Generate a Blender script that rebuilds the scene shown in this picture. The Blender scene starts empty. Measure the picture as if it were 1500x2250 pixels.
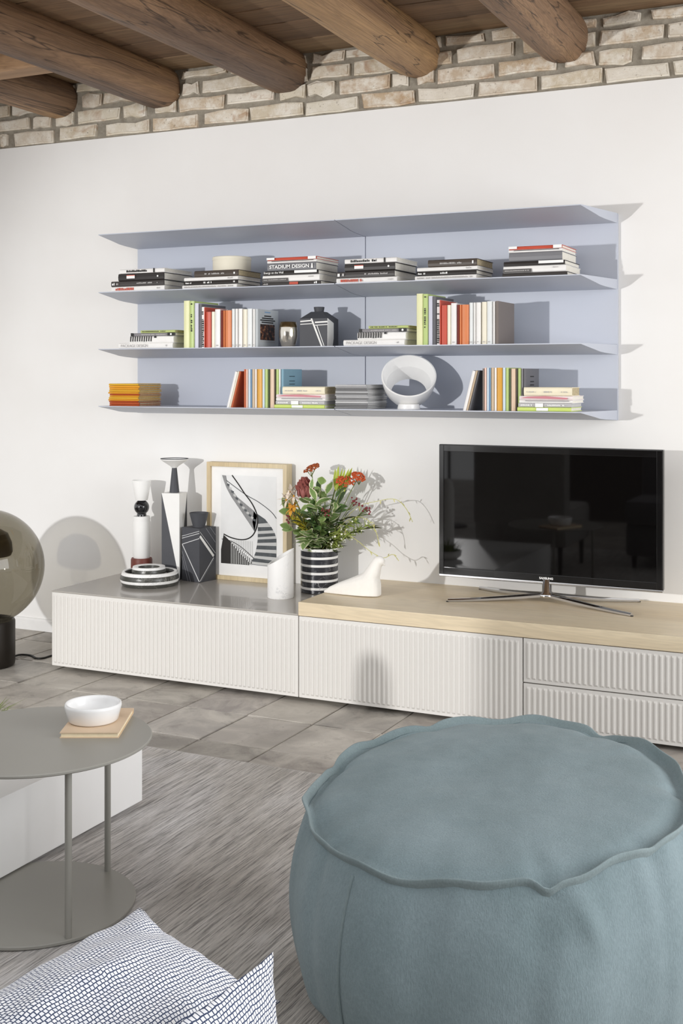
import bpy, bmesh, math, random
from mathutils import Vector, Matrix, noise
random.seed(7)
S = bpy.context.scene
COL = S.collection
PI = math.pi

# ------------------------------------------------------------------ camera, light, exposure
cam = bpy.data.cameras.new('camera')
cam.sensor_fit = 'HORIZONTAL'; cam.sensor_width = 36.0
cam.lens = 36.0 * 2627.0 / 1500.0
cam.shift_y = -297.0 / 1500.0
cam.clip_start = 0.05
camo = bpy.data.objects.new('camera', cam); COL.objects.link(camo)
camo.location = (2.3, -4.677, 1.25)
camo.rotation_euler = (PI / 2, 0, math.radians(25.54))
S.camera = camo

world = bpy.data.worlds.new('sky'); S.world = world
world.use_nodes = True
wb = world.node_tree.nodes['Background']
wb.inputs[0].default_value = (0.985, 0.99, 1.0, 1); wb.inputs[1].default_value = 1.2

win = bpy.data.lights.new('window_daylight', 'AREA'); win.shape = 'RECTANGLE'; win.size = 1.8; win.size_y = 2.2; win.energy = 80
win.color = (0.97, 0.985, 1.0)
wino = bpy.data.objects.new('window_daylight', win); COL.objects.link(wino); wino.location = (4.25, -2.1, 1.5); wino.rotation_euler = (0, PI / 2, 0)

S.view_settings.view_transform = 'Standard'; S.view_settings.look = 'None'
S.view_settings.gamma = 1.0; S.view_settings.use_curve_mapping = False
S.view_settings.exposure = -0.02

# ------------------------------------------------------------------ materials
def lin(h):
    h = h.lstrip('#'); r = []
    for i in (0, 2, 4):
        c = int(h[i:i + 2], 16) / 255
        r.append(c / 12.92 if c <= .04045 else ((c + .055) / 1.055) ** 2.4)
    return (r[0], r[1], r[2], 1)
MATS = {}
class NT:
    def __init__(s, name):
        s.m = bpy.data.materials.new(name); s.m.use_nodes = True
        s.t = s.m.node_tree; s.n = s.t.nodes; s.b = s.n['Principled BSDF']; s.out = s.n['Material Output']
    def node(s, typ, **kw):
        n = s.n.new(typ)
        for k, v in kw.items():
            if k in n.inputs: n.inputs[k].default_value = v
            else: setattr(n, k, v)
        return n
    def link(s, a, b): s.t.links.new(a, b)
    def coords(s, kind='Object', scale=(1, 1, 1), rot=(0, 0, 0), loc=(0, 0, 0)):
        tc = s.node('ShaderNodeTexCoord'); mp = s.node('ShaderNodeMapping')
        mp.inputs['Scale'].default_value = scale; mp.inputs['Rotation'].default_value = rot; mp.inputs['Location'].default_value = loc
        s.link(tc.outputs[kind], mp.inputs[0]); return mp.outputs[0]
    def noise(s, co, scale, detail=4, rough=.6, dist=0):
        n = s.node('ShaderNodeTexNoise'); n.inputs['Scale'].default_value = scale; n.inputs['Detail'].default_value = detail
        n.inputs['Roughness'].default_value = rough; n.inputs['Distortion'].default_value = dist
        s.link(co, n.inputs['Vector']); return n.outputs['Fac']
    def ramp(s, fac, stops):
        r = s.node('ShaderNodeValToRGB'); e = r.color_ramp.elements
        while len(e) < len(stops): e.new(0.5)
        for i, (p, c) in enumerate(stops):
            e[i].position = p; e[i].color = c if len(c) == 4 else (*c, 1)
        s.link(fac, r.inputs[0]); return r.outputs[0]
    def mix(s, fac, a, b, mode='MIX'):
        n = s.node('ShaderNodeMix', data_type='RGBA', blend_type=mode)
        for i, v in ((0, fac), (6, a), (7, b)):
            if hasattr(v, 'links'): s.link(v, n.inputs[i])
            else: n.inputs[i].default_value = v
        return n.outputs[2]
    def math(s, op, a, b=None):
        n = s.node('ShaderNodeMath', operation=op)
        for i, v in ((0, a), (1, b)):
            if v is None: continue
            if hasattr(v, 'links'): s.link(v, n.inputs[i])
            else: n.inputs[i].default_value = v
        return n.outputs[0]
    def bump(s, h, strength=.3, dist=.002):
        n = s.node('ShaderNodeBump'); n.inputs['Strength'].default_value = strength; n.inputs['Distance'].default_value = dist
        s.link(h, n.inputs['Height']); s.link(n.outputs[0], s.b.inputs['Normal'])
    def color(s, c):
        if hasattr(c, 'links'): s.link(c, s.b.inputs['Base Color'])
        else: s.b.inputs['Base Color'].default_value = c
def plain(name, hexc, rough=.6, metal=0.0, spec=.5, var=0.0, vscale=8, bump=0, bscale=60, coat=0):
    if name in MATS: return MATS[name]
    t = NT(name); c = lin(hexc)
    t.b.inputs['Roughness'].default_value = rough; t.b.inputs['Metallic'].default_value = metal
    t.b.inputs['Specular IOR Level'].default_value = spec
    t.b.inputs['Coat Weight'].default_value = coat
    co = t.coords()
    v = var if var else .04
    f = t.noise(co, vscale, 3)
    lo = tuple(max(0, x * (1 - v)) for x in c[:3]); hi = tuple(min(1, x * (1 + v)) for x in c[:3])
    t.color(t.ramp(f, [(.3, lo), (.7, hi)]))
    if bump: t.bump(t.noise(co, bscale, 4), bump, .002)
    MATS[name] = t.m; return t.m

def m_plaster():
    t = NT('white_plaster'); co = t.coords()
    t.color(t.ramp(t.noise(co, 1.3, 4), [(.3, lin('#eeece9')), (.7, lin('#f3f2f0'))]))
    t.b.inputs['Roughness'].default_value = .85
    t.bump(t.noise(co, 45, 5), .06, .002); return t.m
def m_brick():
    t = NT('old_cream_brick'); co = t.coords(); oi = t.node('ShaderNodeObjectInfo')
    a = t.node('ShaderNodeVectorMath', operation='ADD'); cmb = t.node('ShaderNodeCombineXYZ')
    for i in range(3): t.link(t.math('MULTIPLY', oi.outputs['Random'], 37.0 + i * 11), cmb.inputs[i])
    t.link(co, a.inputs[0]); t.link(cmb.outputs[0], a.inputs[1]); v = a.outputs[0]
    base = t.ramp(oi.outputs['Random'], [(0, lin('#d2c4ac')), (.25, lin('#e2dac9')), (.5, lin('#c9b295')), (.75, lin('#e6dfd1')), (1, lin('#c4ac90'))])
    c = t.mix(t.ramp(t.noise(v, 14, 5, .7), [(.42, (0, 0, 0)), (.62, (1, 1, 1))]), base, lin('#ece5d8'))
    c = t.mix(t.ramp(t.noise(v, 9, 4, .6, 1), [(.58, (0, 0, 0)), (.75, (.75, .75, .75))]), c, lin('#a97d55'))
    c = t.mix(t.ramp(t.noise(v, 70, 3, .7), [(.62, (0, 0, 0)), (.75, (.8, .8, .8))]), c, lin('#7c6a55'))
    t.color(c); t.b.inputs['Roughness'].default_value = .9
    t.bump(t.noise(v, 60, 6, .75), .7, .006); return t.m
def m_mortar():
    t = NT('grey_mortar'); co = t.coords()
    t.color(t.ramp(t.noise(co, 25, 6, .7), [(.3, lin('#938b7d')), (.7, lin('#b5ad9f'))]))
    t.b.inputs['Roughness'].default_value = .95
    t.bump(t.noise(co, 60, 6, .8), .8, .01); return t.m
def m_wood(name, cols, along, scale=1.0, rough=.55, rings=26, crack=False, bump=.3, rnd=True, k=.75):
    t = NT(name)
    sc = [9, 9, 9]; sc[along] = .55
    co = t.coords('Object', tuple(x * scale for x in sc))
    v = co
    if rnd:
        oi = t.node('ShaderNodeObjectInfo'); cmb = t.node('ShaderNodeCombineXYZ')
        for i in range(3): t.link(t.math('MULTIPLY', oi.outputs['Random'], 23.0 + i * 7), cmb.inputs[i])
        a = t.node('ShaderNodeVectorMath', operation='ADD'); t.link(co, a.inputs[0]); t.link(cmb.outputs[0], a.inputs[1]); v = a.outputs[0]
    n1 = t.noise(v, 1.2, 5, .6, 1.2)
    fr = t.math('FRACT', t.math('MULTIPLY', n1, rings))
    n2 = t.noise(v, 7, 6, .7)
    big = t.noise(v, .45, 3, .5)
    c = t.ramp(big, [(.36, cols[0]), (.5, cols[1]), (.62, cols[2])])
    g = t.ramp(fr, [(0, (.62, .6, .58)), (.5, (1.05, 1.05, 1.05)), (1, (.72, .7, .7))])
    c = t.mix(k, c, g, 'MULTIPLY')
    c = t.mix(k * .66, c, t.ramp(n2, [(.3, (.65, .65, .65)), (.65, (1.1, 1.1, 1.1))]), 'MULTIPLY')
    if crack:
        ck = t.noise(v, 1.7, 3, .5, .6)
        c = t.mix(t.ramp(ck, [(.485, (0, 0, 0)), (.5, (.85, .85, .85)), (.515, (0, 0, 0))]), c, lin('#33261d'))
    t.color(c); t.b.inputs['Roughness'].default_value = rough
    t.bump(t.math('ADD', fr, n2), bump, .002); return t.m
def m_tile():
    t = NT('grey_stone_tile'); co = t.coords(); oi = t.node('ShaderNodeObjectInfo')
    cmb = t.node('ShaderNodeCombineXYZ')
    for i in range(3): t.link(t.math('MULTIPLY', oi.outputs['Random'], 31.0 + i * 9), cmb.inputs[i])
    a = t.node('ShaderNodeVectorMath', operation='ADD'); t.link(co, a.inputs[0]); t.link(cmb.outputs[0], a.inputs[1]); v = a.outputs[0]
    base = t.ramp(oi.outputs['Random'], [(0, lin('#8a847c')), (.3, lin('#a19c96')), (.6, lin('#918a86')), (.8, lin('#b0aaa0')), (1, lin('#857d78'))])
    c = t.mix(t.ramp(t.noise(v, 5, 6, .65, .8), [(.4, (0, 0, 0)), (.7, (.8, .8, .8))]), base, lin('#c8c2b8'))
    c = t.mix(t.ramp(t.noise(v, 11, 5, .7, .5), [(.55, (0, 0, 0)), (.75, (.55, .55, .55))]), c, lin('#5f5954'))
    c = t.mix(t.ramp(t.noise(v, 60, 3, .7), [(.66, (0, 0, 0)), (.78, (.7, .7, .7))]), c, lin('#57504a'))
    t.color(c); t.b.inputs['Roughness'].default_value = .5
    t.bump(t.noise(v, 14, 6, .7), .5, .004); return t.m
def m_rug():
    t = NT('grey_streaked_rug')
    co = t.coords('Object', (190, 6, 1), (0, 0, math.radians(7))); co2 = t.coords('Object', (1, .45, 1)); co3 = t.coords('Object', (40, 3.0, 1), (0, 0, math.radians(7)))
    st = t.noise(co, 1.0, 4, .75); pa = t.noise(co2, 2.2, 4, .6, .6); mid = t.noise(co3, 1, 4, .65)
    c = t.ramp(pa, [(.32, lin('#a9a299')), (.5, lin('#c4beb8')), (.68, lin('#dbd8d8'))])
    c = t.mix(.85, c, t.ramp(st, [(.38, (.25, .24, .23)), (.5, (.95, .95, .95)), (.64, (1.25, 1.25, 1.25))]), 'MULTIPLY')
    c = t.mix(.6, c, t.ramp(mid, [(.35, (.6, .59, .57)), (.55, (1.05, 1.05, 1.05))]), 'MULTIPLY')
    t.color(c); t.b.inputs['Roughness'].default_value = .8
    t.b.inputs['Sheen Weight'].default_value = .3
    t.bump(st, .9, .006); return t.m
def m_fabric(name, cols, scale=420, bump=.35, big=2.5):
    t = NT(name); co = t.coords(); f = t.noise(co, big, 5, .65); w = t.noise(t.coords('Object', (1, 1, .35)), scale, 3, .7)
    c = t.ramp(f, [(.3, cols[0]), (.7, cols[1])])
    c = t.mix(.5, c, t.ramp(w, [(.3, (.72, .72, .72)), (.7, (1.12, 1.12, 1.12))]), 'MULTIPLY')
    t.color(c); t.b.inputs['Roughness'].default_value = .92; t.b.inputs['Sheen Weight'].default_value = .08
    t.bump(t.math('ADD', w, t.math('MULTIPLY', t.noise(co, 9, 4), 3)), bump, .003); return t.m
def m_cushion():
    t = NT('navy_grid_cotton'); tc = t.node('ShaderNodeTexCoord')
    n = t.node('ShaderNodeTexNoise'); n.inputs['Scale'].default_value = 30; n.inputs['Detail'].default_value = 1
    t.link(tc.outputs['UV'], n.inputs['Vector'])
    sub = t.node('ShaderNodeVectorMath', operation='SUBTRACT'); t.link(n.outputs['Color'], sub.inputs[0]); sub.inputs[1].default_value = (.5, .5, .5)
    sc = t.node('ShaderNodeVectorMath', operation='SCALE'); t.link(sub.outputs[0], sc.inputs[0]); sc.inputs['Scale'].default_value = .009
    ad = t.node('ShaderNodeVectorMath', operation='ADD'); t.link(tc.outputs['UV'], ad.inputs[0]); t.link(sc.outputs[0], ad.inputs[1])
    br = t.node('ShaderNodeTexBrick'); br.offset = .35; br.offset_frequency = 2
    br.inputs['Scale'].default_value = 1.0; br.inputs['Brick Width'].default_value = 1 / 78; br.inputs['Row Height'].default_value = 1 / 88
    br.inputs['Mortar Size'].default_value = .0017; br.inputs['Mortar Smooth'].default_value = .3
    br.inputs['Color1'].default_value = lin('#f0eff0'); br.inputs['Color2'].default_value = lin('#e2e3e8'); br.inputs['Mortar'].default_value = lin('#33405e')
    t.link(ad.outputs[0], br.inputs['Vector'])
    t.color(br.outputs['Color']); t.b.inputs['Roughness'].default_value = .9
    t.bump(t.noise(t.coords(), 300, 3), .25, .002); return t.m
def m_glass(name, tint, rough=.02, ior=1.5):
    t = NT(name)
    tr = t.node('ShaderNodeBsdfTransparent'); tr.inputs[0].default_value = tint
    gl = t.node('ShaderNodeBsdfGlossy'); gl.inputs['Roughness'].default_value = rough
    fr = t.node('ShaderNodeFresnel'); ge = t.node('ShaderNodeNewGeometry')
    t.link(t.math('ADD', t.math('MULTIPLY', ge.outputs['Backfacing'], 1 / ior - ior), ior), fr.inputs['IOR'])
    mx = t.node('ShaderNodeMixShader'); t.link(fr.outputs[0], mx.inputs[0]); t.link(tr.outputs[0], mx.inputs[1]); t.link(gl.outputs[0], mx.inputs[2])
    t.link(mx.outputs[0], t.out.inputs['Surface']); return t.m
def m_marble(name, base, vein, rough=.25, scale=14, thr=.5, w=.03):
    t = NT(name); co = t.coords(); n = t.noise(co, scale, 6, .65, 1.5)
    c = t.ramp(n, [(thr - w, (0, 0, 0)), (thr, (1, 1, 1)), (thr + w, (0, 0, 0))])
    k = t.ramp(t.noise(co, scale * .6, 3), [(.45, (0, 0, 0)), (.65, (1, 1, 1))])
    f = t.mix(1.0, c, k, 'MULTIPLY')
    t.color(t.mix(f, lin(base), lin(vein))); t.b.inputs['Roughness'].default_value = rough; return t.m
def m_leaf(name, mid, edge, w=.30):
    t = NT(name); tc = t.node('ShaderNodeTexCoord'); sp = t.node('ShaderNodeSeparateXYZ'); t.link(tc.outputs['UV'], sp.inputs[0])
    d = t.math('ABSOLUTE', t.math('SUBTRACT', sp.outputs[0], .5))
    d = t.math('ADD', d, t.math('MULTIPLY', t.math('SUBTRACT', t.noise(tc.outputs['UV'], 6, 3), .5), .25))
    t.color(t.ramp(d, [(w, lin(mid)), (w + .1, lin(edge))])); t.b.inputs['Roughness'].default_value = .5
    t.b.inputs['Specular IOR Level'].default_value = .35
    return t.m

WHITE_PL = m_plaster(); BRICK = m_brick(); MORTAR = m_mortar(); TILE = m_tile(); RUG = m_rug()
GROUT = plain('dark_grout', '#57514a', .95, var=.15, vscale=30)
LOG = m_wood('weathered_log', [lin('#6d5645'), lin('#967659'), lin('#bb966a')], 1, 1.0, .6, 16, crack=True, bump=.5)
BOARD = m_wood('ceiling_board_wood', [lin('#6e5640'), lin('#86694d'), lin('#937a5c')], 0, .8, .7, 10, bump=.3)
PALELOG = m_wood('pale_timber', [lin('#a5825f'), lin('#b99470'), lin('#a88964')], 0, .9, .6, 12, bump=.3)
OAK = m_wood('light_oak', [lin('#d8c4a2'), lin('#dfcdad'), lin('#e5d6b9')], 0, .55, .38, 14, bump=.05, rnd=False, k=.28)
FRAMEWOOD = m_wood('pale_frame_wood', [lin('#d0ba92'), lin('#dac7a1'), lin('#e0cfac')], 2, 1.2, .5, 10, bump=.08, rnd=False, k=.3)
LACQ = plain('off_white_lacquer', '#dddad5', .42, var=.015, vscale=2)
LACQ_IN = plain('carcass_grey', '#c9c6c0', .5)
TAUPE = plain('satin_taupe_top', '#aba69f', .22, var=.02, vscale=2, coat=.3)
DARKGAP = plain('dark_plinth', '#2b2724', .8)
SHELF = plain('lavender_grey_metal', '#bec3cf', .42, var=.015, vscale=2)
BASEB = plain('white_skirting_paint', '#eeedeb', .45)
BLACKGLOSS = plain('black_gloss_plastic', '#0c0b0b', .12, coat=.4)
SCREEN = plain('dark_screen_glass', '#060505', .03, spec=.5)
CHROME = plain('chrome', '#d4d4d6', .09, 1.0)
SILVER = plain('brushed_silver', '#b8b8ba', .25, 1.0)
LETW = plain('white_print', '#f4f4f2', .6)
LETG = plain('grey_print', '#b9b6b4', .6)
LETK = plain('black_print', '#191716', .6)
LETR = plain('red_print', '#c4513c', .6)
POUF = m_fabric('teal_grey_linen', [lin('#728387'), lin('#85959a')], 330, .5, 5)
POUFSEAM = m_fabric('teal_grey_piping', [lin('#748487'), lin('#8b999b')], 330, .3)
CUSH = m_cushion()
SOFA = m_fabric('grey_wool', [lin('#5d5c5e'), lin('#6a696b')], 300, .3)
TABLE = plain('grey_powder_coat', '#9a9891', .4, var=.02, vscale=3, bump=.03, bscale=400)
WHITEBOX = plain('white_matt_lacquer', '#f6f5f4', .4, var=.01)
CERAM = plain('white_ceramic', '#f2f1ef', .3, var=.015, coat=.2)
CERAMM = plain('matt_white_ceramic', '#f0efec', .75, var=.02, bump=.15, bscale=60)
STONEW = plain('chalky_white_stone', '#efece6', .85, var=.03, vscale=20, bump=.45, bscale=55)
ANTHR = plain('anthracite_ceramic', '#45464b', .6, var=.06, vscale=12, bump=.1, bscale=120)
ANTHRD = plain('black_ceramic_gloss', '#17171a', .12, coat=.5)
REDCLAY = plain('oxblood_clay', '#6d3328', .5, var=.1)
MARBK = m_marble('black_veined_marble', '#33343a', '#cfd0d2', .25, 16, .5, .012)
MARBB = m_marble('brown_black_marble', '#4a4a46', '#b8b6ae', .3, 16, .5, .012)
MARBW = m_marble('white_marble', '#f3f2f0', '#adadb0', .35, 7, .5, .008)
CREAMBOX = plain('cream_card', '#e6e0cd', .6, var=.03)
SMOKE = m_glass('smoked_glass', (.50, .475, .41, 1), .03, 1.45)
BRONZE = plain('dark_bronze', '#221c16', .35, .3, var=.08)
BULB = m_glass('clear_bulb_glass', (.8, .78, .72, 1), .02)
SHADEIN = plain('bronze_reflector', '#5a513f', .3, .6)
CORDM = plain('black_rubber', '#15130f', .5)
PAGES = plain('book_pages', '#e9e5da', .85, var=.06, vscale=90)
PAGEG = plain('yellowed_pages', '#b9ab8b', .9, var=.2, vscale=140)
PAGEK = plain('grey_pages', '#c6c5c3', .85, var=.1, vscale=140)

# ------------------------------------------------------------------ geometry helpers (vertices are given in room coordinates)
ORI = {}
def mesh(name, V, F, mat, parent=None, origin=None, smooth=False, mi=None, uv=None):
    if origin is None: origin = ORI[parent] if parent is not None else Vector((0, 0, 0))
    origin = Vector(origin)
    me = bpy.data.meshes.new(name)
    me.from_pydata([tuple(Vector(v) - origin) for v in V], [], F)
    for m in (mat if isinstance(mat, (list, tuple)) else [mat]): me.materials.append(m)
    if mi: me.polygons.foreach_set('material_index', mi)
    bm = bmesh.new(); bm.from_mesh(me); bmesh.ops.recalc_face_normals(bm, faces=bm.faces); bm.to_mesh(me); bm.free()
    if smooth: me.polygons.foreach_set('use_smooth', [True] * len(me.polygons))
    if uv:
        l = me.uv_layers.new(name='UVMap')
        for lp in me.loops: l.data[lp.index].uv = uv[lp.vertex_index]
    me.update()
    o = bpy.data.objects.new(name, me); COL.objects.link(o)
    if parent is not None:
        o.parent = parent; o.location = origin - ORI[parent]
    else: o.location = origin
    ORI[o] = origin
    return o
def tag(o, label, cat, group=None):
    o['label'] = label; o['category'] = cat
    if group: o['group'] = group
    return o
def thing(name, label, cat, loc, group=None):
    o = bpy.data.objects.new(name, None); COL.objects.link(o); o.location = loc; o.empty_display_size = .05
    ORI[o] = Vector(loc); return tag(o, label, cat, group)
def struct(o): o['kind'] = 'structure'; return o
class B:
    """collects geometry for one mesh"""
    def __init__(s): s.V = []; s.F = []; s.M = []
    def add(s, V, F, m=0):
        k = len(s.V); s.V += [Vector(v) for v in V]; s.F += [tuple(i + k for i in f) for f in F]; s.M += [m] * len(F)
    def box(s, x0, x1, y0, y1, z0, z1, m=0, bev=0):
        if not bev:
            s.add([(x0, y0, z0), (x1, y0, z0), (x1, y1, z0), (x0, y1, z0), (x0, y0, z1), (x1, y0, z1), (x1, y1, z1), (x0, y1, z1)],
                  [(0, 3, 2, 1), (4, 5, 6, 7), (0, 1, 5, 4), (1, 2, 6, 5), (2, 3, 7, 6), (3, 0, 4, 7)], m)
        else:
            bm = bmesh.new(); bmesh.ops.create_cube(bm, size=1)
            for v in bm.verts: v.co = Vector(((x0 + x1) / 2 + v.co.x * (x1 - x0), (y0 + y1) / 2 + v.co.y * (y1 - y0), (z0 + z1) / 2 + v.co.z * (z1 - z0)))
            bmesh.ops.bevel(bm, geom=bm.edges[:] , offset=bev, segments=2, affect='EDGES', profile=.6)
            s.frombm(bm, m)
    def frombm(s, bm, m=0):
        bm.verts.ensure_lookup_table(); bm.verts.index_update()
        s.add([v.co.copy() for v in bm.verts], [tuple(v.index for v in f.verts) for f in bm.faces], m); bm.free()
    def prism(s, pts, vec, m=0):
        n = len(pts); vec = Vector(vec)
        s.add([Vector(p) for p in pts] + [Vector(p) + vec for p in pts],
              [tuple(range(n - 1, -1, -1)), tuple(range(n, 2 * n))] + [(i, (i + 1) % n, n + (i + 1) % n, n + i) for i in range(n)], m)
    def lathe(s, prof, c, seg=40, mats=None, M=None):
        """prof: (r, z) list from outside bottom up; M optional rotation about c"""
        k = len(s.V); n = len(prof); c = Vector(c); V = []
        for j in range(seg):
            a = 2 * PI * j / seg
            for r, z in prof:
                p = Vector((r * math.cos(a), r * math.sin(a), z))
                if M: p = M @ p
                V.append(c + p)
        F = []; mm = []
        for j in range(seg):
            q = (j + 1) % seg
            for i in range(n - 1):
                f = (j * n + i, q * n + i, q * n + i + 1, j * n + i + 1)
                if prof[i][0] < 1e-6: f = (j * n + i, q * n + i + 1, j * n + i + 1)
                elif prof[i + 1][0] < 1e-6: f = (j * n + i, q * n + i, j * n + i + 1)
                F.append(f); mm.append(mats[i] if mats else 0)
        s.V += V; s.F += [tuple(i + k for i in f) for f in F]; s.M += mm
    def tube(s, pts, rad, seg=8, m=0, cap=True):
        pts = [Vector(p) for p in pts]; n = len(pts); k = len(s.V)
        rads = rad if isinstance(rad, (list, tuple)) else [rad] * n
        d0 = (pts[1] - pts[0]).normalized(); up = Vector((0, 0, 1)) if abs(d0.z) < .9 else Vector((1, 0, 0))
        u = d0.cross(up).normalized()
        for i in range(n):
            d = (pts[min(i + 1, n - 1)] - pts[max(i - 1, 0)]).normalized()
            u = (u - d * u.dot(d)).normalized(); w = d.cross(u)
            for j in range(seg):
                a = 2 * PI * j / seg; s.V.append(pts[i] + (u * math.cos(a) + w * math.sin(a)) * rads[i])
        for i in range(n - 1):
            for j in range(seg):
                q = (j + 1) % seg
                s.F.append((k + i * seg + j, k + i * seg + q, k + (i + 1) * seg + q, k + (i + 1) * seg + j)); s.M.append(m)
        if cap:
            s.F.append(tuple(k + j for j in range(seg))); s.F.append(tuple(k + (n - 1) * seg + j for j in range(seg))); s.M += [m, m]
    def obj(s, name, mat, parent=None, origin=None, smooth=False, uv=None):
        return mesh(name, s.V, s.F, mat, parent, origin, smooth, s.M, uv)
def autosmooth(o, ang=35):
    me = o.data; me.polygons.foreach_set('use_smooth', [True] * len(me.polygons))
    bm = bmesh.new(); bm.from_mesh(me)
    for e in bm.edges:
        e.smooth = not (len(e.link_faces) == 2 and e.calc_face_angle(0) > math.radians(ang))
    bm.to_mesh(me); bm.free(); return o
def bezier(p0, p1, p2, p3, n=12):
    p0, p1, p2, p3 = map(Vector, (p0, p1, p2, p3)); r = []
    for i in range(n + 1):
        t = i / n; r.append(p0 * (1 - t) ** 3 + p1 * 3 * t * (1 - t) ** 2 + p2 * 3 * t * t * (1 - t) + p3 * t ** 3)
    return r
def catmull(P, n=8):
    P = [Vector(p) for p in P]; r = []
    for i in range(len(P) - 1):
        a, b, c, d = P[max(i - 1, 0)], P[i], P[i + 1], P[min(i + 2, len(P) - 1)]
        for k in range(n):
            t = k / n
            r.append(.5 * ((2 * b) + (c - a) * t + (2 * a - 5 * b + 4 * c - d) * t * t + (3 * b - a - 3 * c + d) * t ** 3))
    r.append(P[-1]); return r
def text_mesh(txt, size, bold=0.0, space=1.0):
    cu = bpy.data.curves.new('t', 'FONT'); cu.body = txt; cu.size = size; cu.offset = bold; cu.space_character = space
    cu.align_x = 'LEFT'; cu.extrude = 0
    o = bpy.data.objects.new('t', cu); COL.objects.link(o)
    dg = bpy.context.evaluated_depsgraph_get(); me = bpy.data.meshes.new_from_object(o.evaluated_get(dg))
    V = [v.co.copy() for v in me.vertices]; F = [tuple(p.vertices) for p in me.polygons]
    bpy.data.objects.remove(o); bpy.data.curves.remove(cu); bpy.data.meshes.remove(me)
    return V, F
def lettering(txt, x, y, z, w, h, mat, parent, bold=0.0, vertical=False):
    """flat letters on a plane facing -y, fitted into width w and height h, lower left corner at (x, z)"""
    V, F = text_mesh(txt, 1.0, bold)
    x0 = min(v.x for v in V); x1 = max(v.x for v in V); y0 = min(v.y for v in V); y1 = max(v.y for v in V)
    W = []
    for v in V:
        a = (v.x - x0) / (x1 - x0) * w; b = (v.y - y0) / (y1 - y0) * h
        W.append((x + a, y, z + b) if not vertical else (x + b, y, z - a))
    return mesh('lettering', W, F, mat, parent)
def ticks(x, y, z, w, h, mat, parent, seed, gap=.3, unit=None, vertical=False, name='lettering'):
    """a line of print too small to read, as a run of little blocks"""
    rr = random.Random(seed); b = B(); p = 0; unit = unit or h * .75
    while p < w:
        l = unit * rr.uniform(.5, 1.2)
        l = min(l, w - p)
        if rr.random() > .12 and l > unit * .2:
            hh = h * rr.choice([1, 1, .75])
            q = [(x + p, y, z), (x + p + l, y, z), (x + p + l, y, z + hh), (x + p, y, z + hh)] if not vertical else \
                [(x, y, z - p), (x + hh, y, z - p), (x + hh, y, z - p - l), (x, y, z - p - l)]
            b.add(q, [(0, 1, 2, 3)])
        p += l + unit * gap
    if b.V:
        o = b.obj(name, mat, parent); o['kind'] = 'stuff'; return o
STACK_A1 = [(-0.929, 0.281, 0.0222, 0.235, 'white'), (-0.934, 0.281, 0.0242, 0.235, 'charcoal'), (-0.895, 0.242, 0.0323, 0.23, 'black'), (-0.887,
    0.239, 0.0192, 0.225, 'white')]
STACK_A4 = [(0.184, 0.267, 0.021, 0.235, 'white'), (0.184, 0.255, 0.0256, 0.235, 'charcoal'), (0.223, 0.22, 0.0311, 0.23, 'black'), (0.223, 0.228,
    0.0192, 0.225, 'white')]
STACK_A2 = [(-0.556, 0.273, 0.0165, 0.2, 'white'), (-0.549, 0.269, 0.0175, 0.2, 'black'), (-0.547, 0.269, 0.0155, 0.2, 'white'), (-0.496, 0.218,
    0.0272, 0.2, 'brown')]
STACK_A5 = [(0.529, 0.254, 0.017, 0.2, 'white'), (0.536, 0.247, 0.0179, 0.2, 'black'), (0.538, 0.249, 0.0152, 0.2, 'white'), (0.584, 0.201, 0.028,
    0.2, 'brown')]
STACK_A3 = [(-0.161, 0.273, 0.0171, 0.22, 'charcoal'), (-0.159, 0.266, 0.0266, 0.22, 'white'), (-0.155, 0.256, 0.0181, 0.22, 'black'), (-0.137, 0.226,
    0.0324, 0.215, 'grey'), (-0.137, 0.23, 0.0112, 0.21, 'white'), (-0.137, 0.23, 0.0121, 0.21, 'red')]
STACK_A6 = [(0.887, 0.251, 0.0154, 0.22, 'charcoal'), (0.891, 0.242, 0.0257, 0.22, 'white'), (0.893, 0.236, 0.0171, 0.22, 'black'), (0.914, 0.205,
    0.0334, 0.215, 'grey'), (0.913, 0.206, 0.0111, 0.21, 'white'), (0.913, 0.206, 0.0128, 0.21, 'red')]
STACK_B1 = [(-0.892, 0.286, 0.0242, 0.15, 'white'), (-0.833, 0.232, 0.0297, 0.15, 'white'), (-0.824, 0.23, 0.0139, 0.15, 'greytext'), (-0.773, 0.179,
    0.0119, 0.16, 'green')]
STACK_B3 = [(0.217, 0.267, 0.0238, 0.15, 'white'), (0.278, 0.21, 0.0301, 0.15, 'white'), (0.288, 0.206, 0.0137, 0.15, 'greytext'), (0.328, 0.17,
    0.0119, 0.16, 'green')]
ROW_B2 = [(-0.551, 0.031, 0.2039, 0.2, 'cream_green'), (-0.519, 0.022, 0.2019, 0.2, 'lime'), (-0.495, 0.02, 0.1922, 0.2, 'lavender'), (-0.473, 0.013,
    0.1883, 0.2, 'slate'), (-0.459, 0.018, 0.1747, 0.19, 'whitered'), (-0.439, 0.026, 0.1534, 0.16, 'red'), (-0.411, 0.018, 0.1534, 0.16, 'cream'),
    (-0.392, 0.026, 0.1631, 0.17, 'white'), (-0.363, 0.01, 0.1592, 0.17, 'darkred'), (-0.352, 0.009, 0.1573, 0.17, 'orange'), (-0.341, 0.03, 0.1573,
    0.17, 'orange'), (-0.309, 0.014, 0.1631, 0.18, 'paper'), (-0.292, 0.012, 0.1631, 0.18, 'white'), (-0.277, 0.019, 0.1631, 0.18, 'white'), (-0.255,
    0.021, 0.1599, 0.18, 'ivory'), (-0.233, 0.023, 0.1618, 0.18, 'paper'), (-0.206, 0.011, 0.1599, 0.18, 'white'), (-0.194, 0.013, 0.1599, 0.18,
    'picture')]
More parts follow.
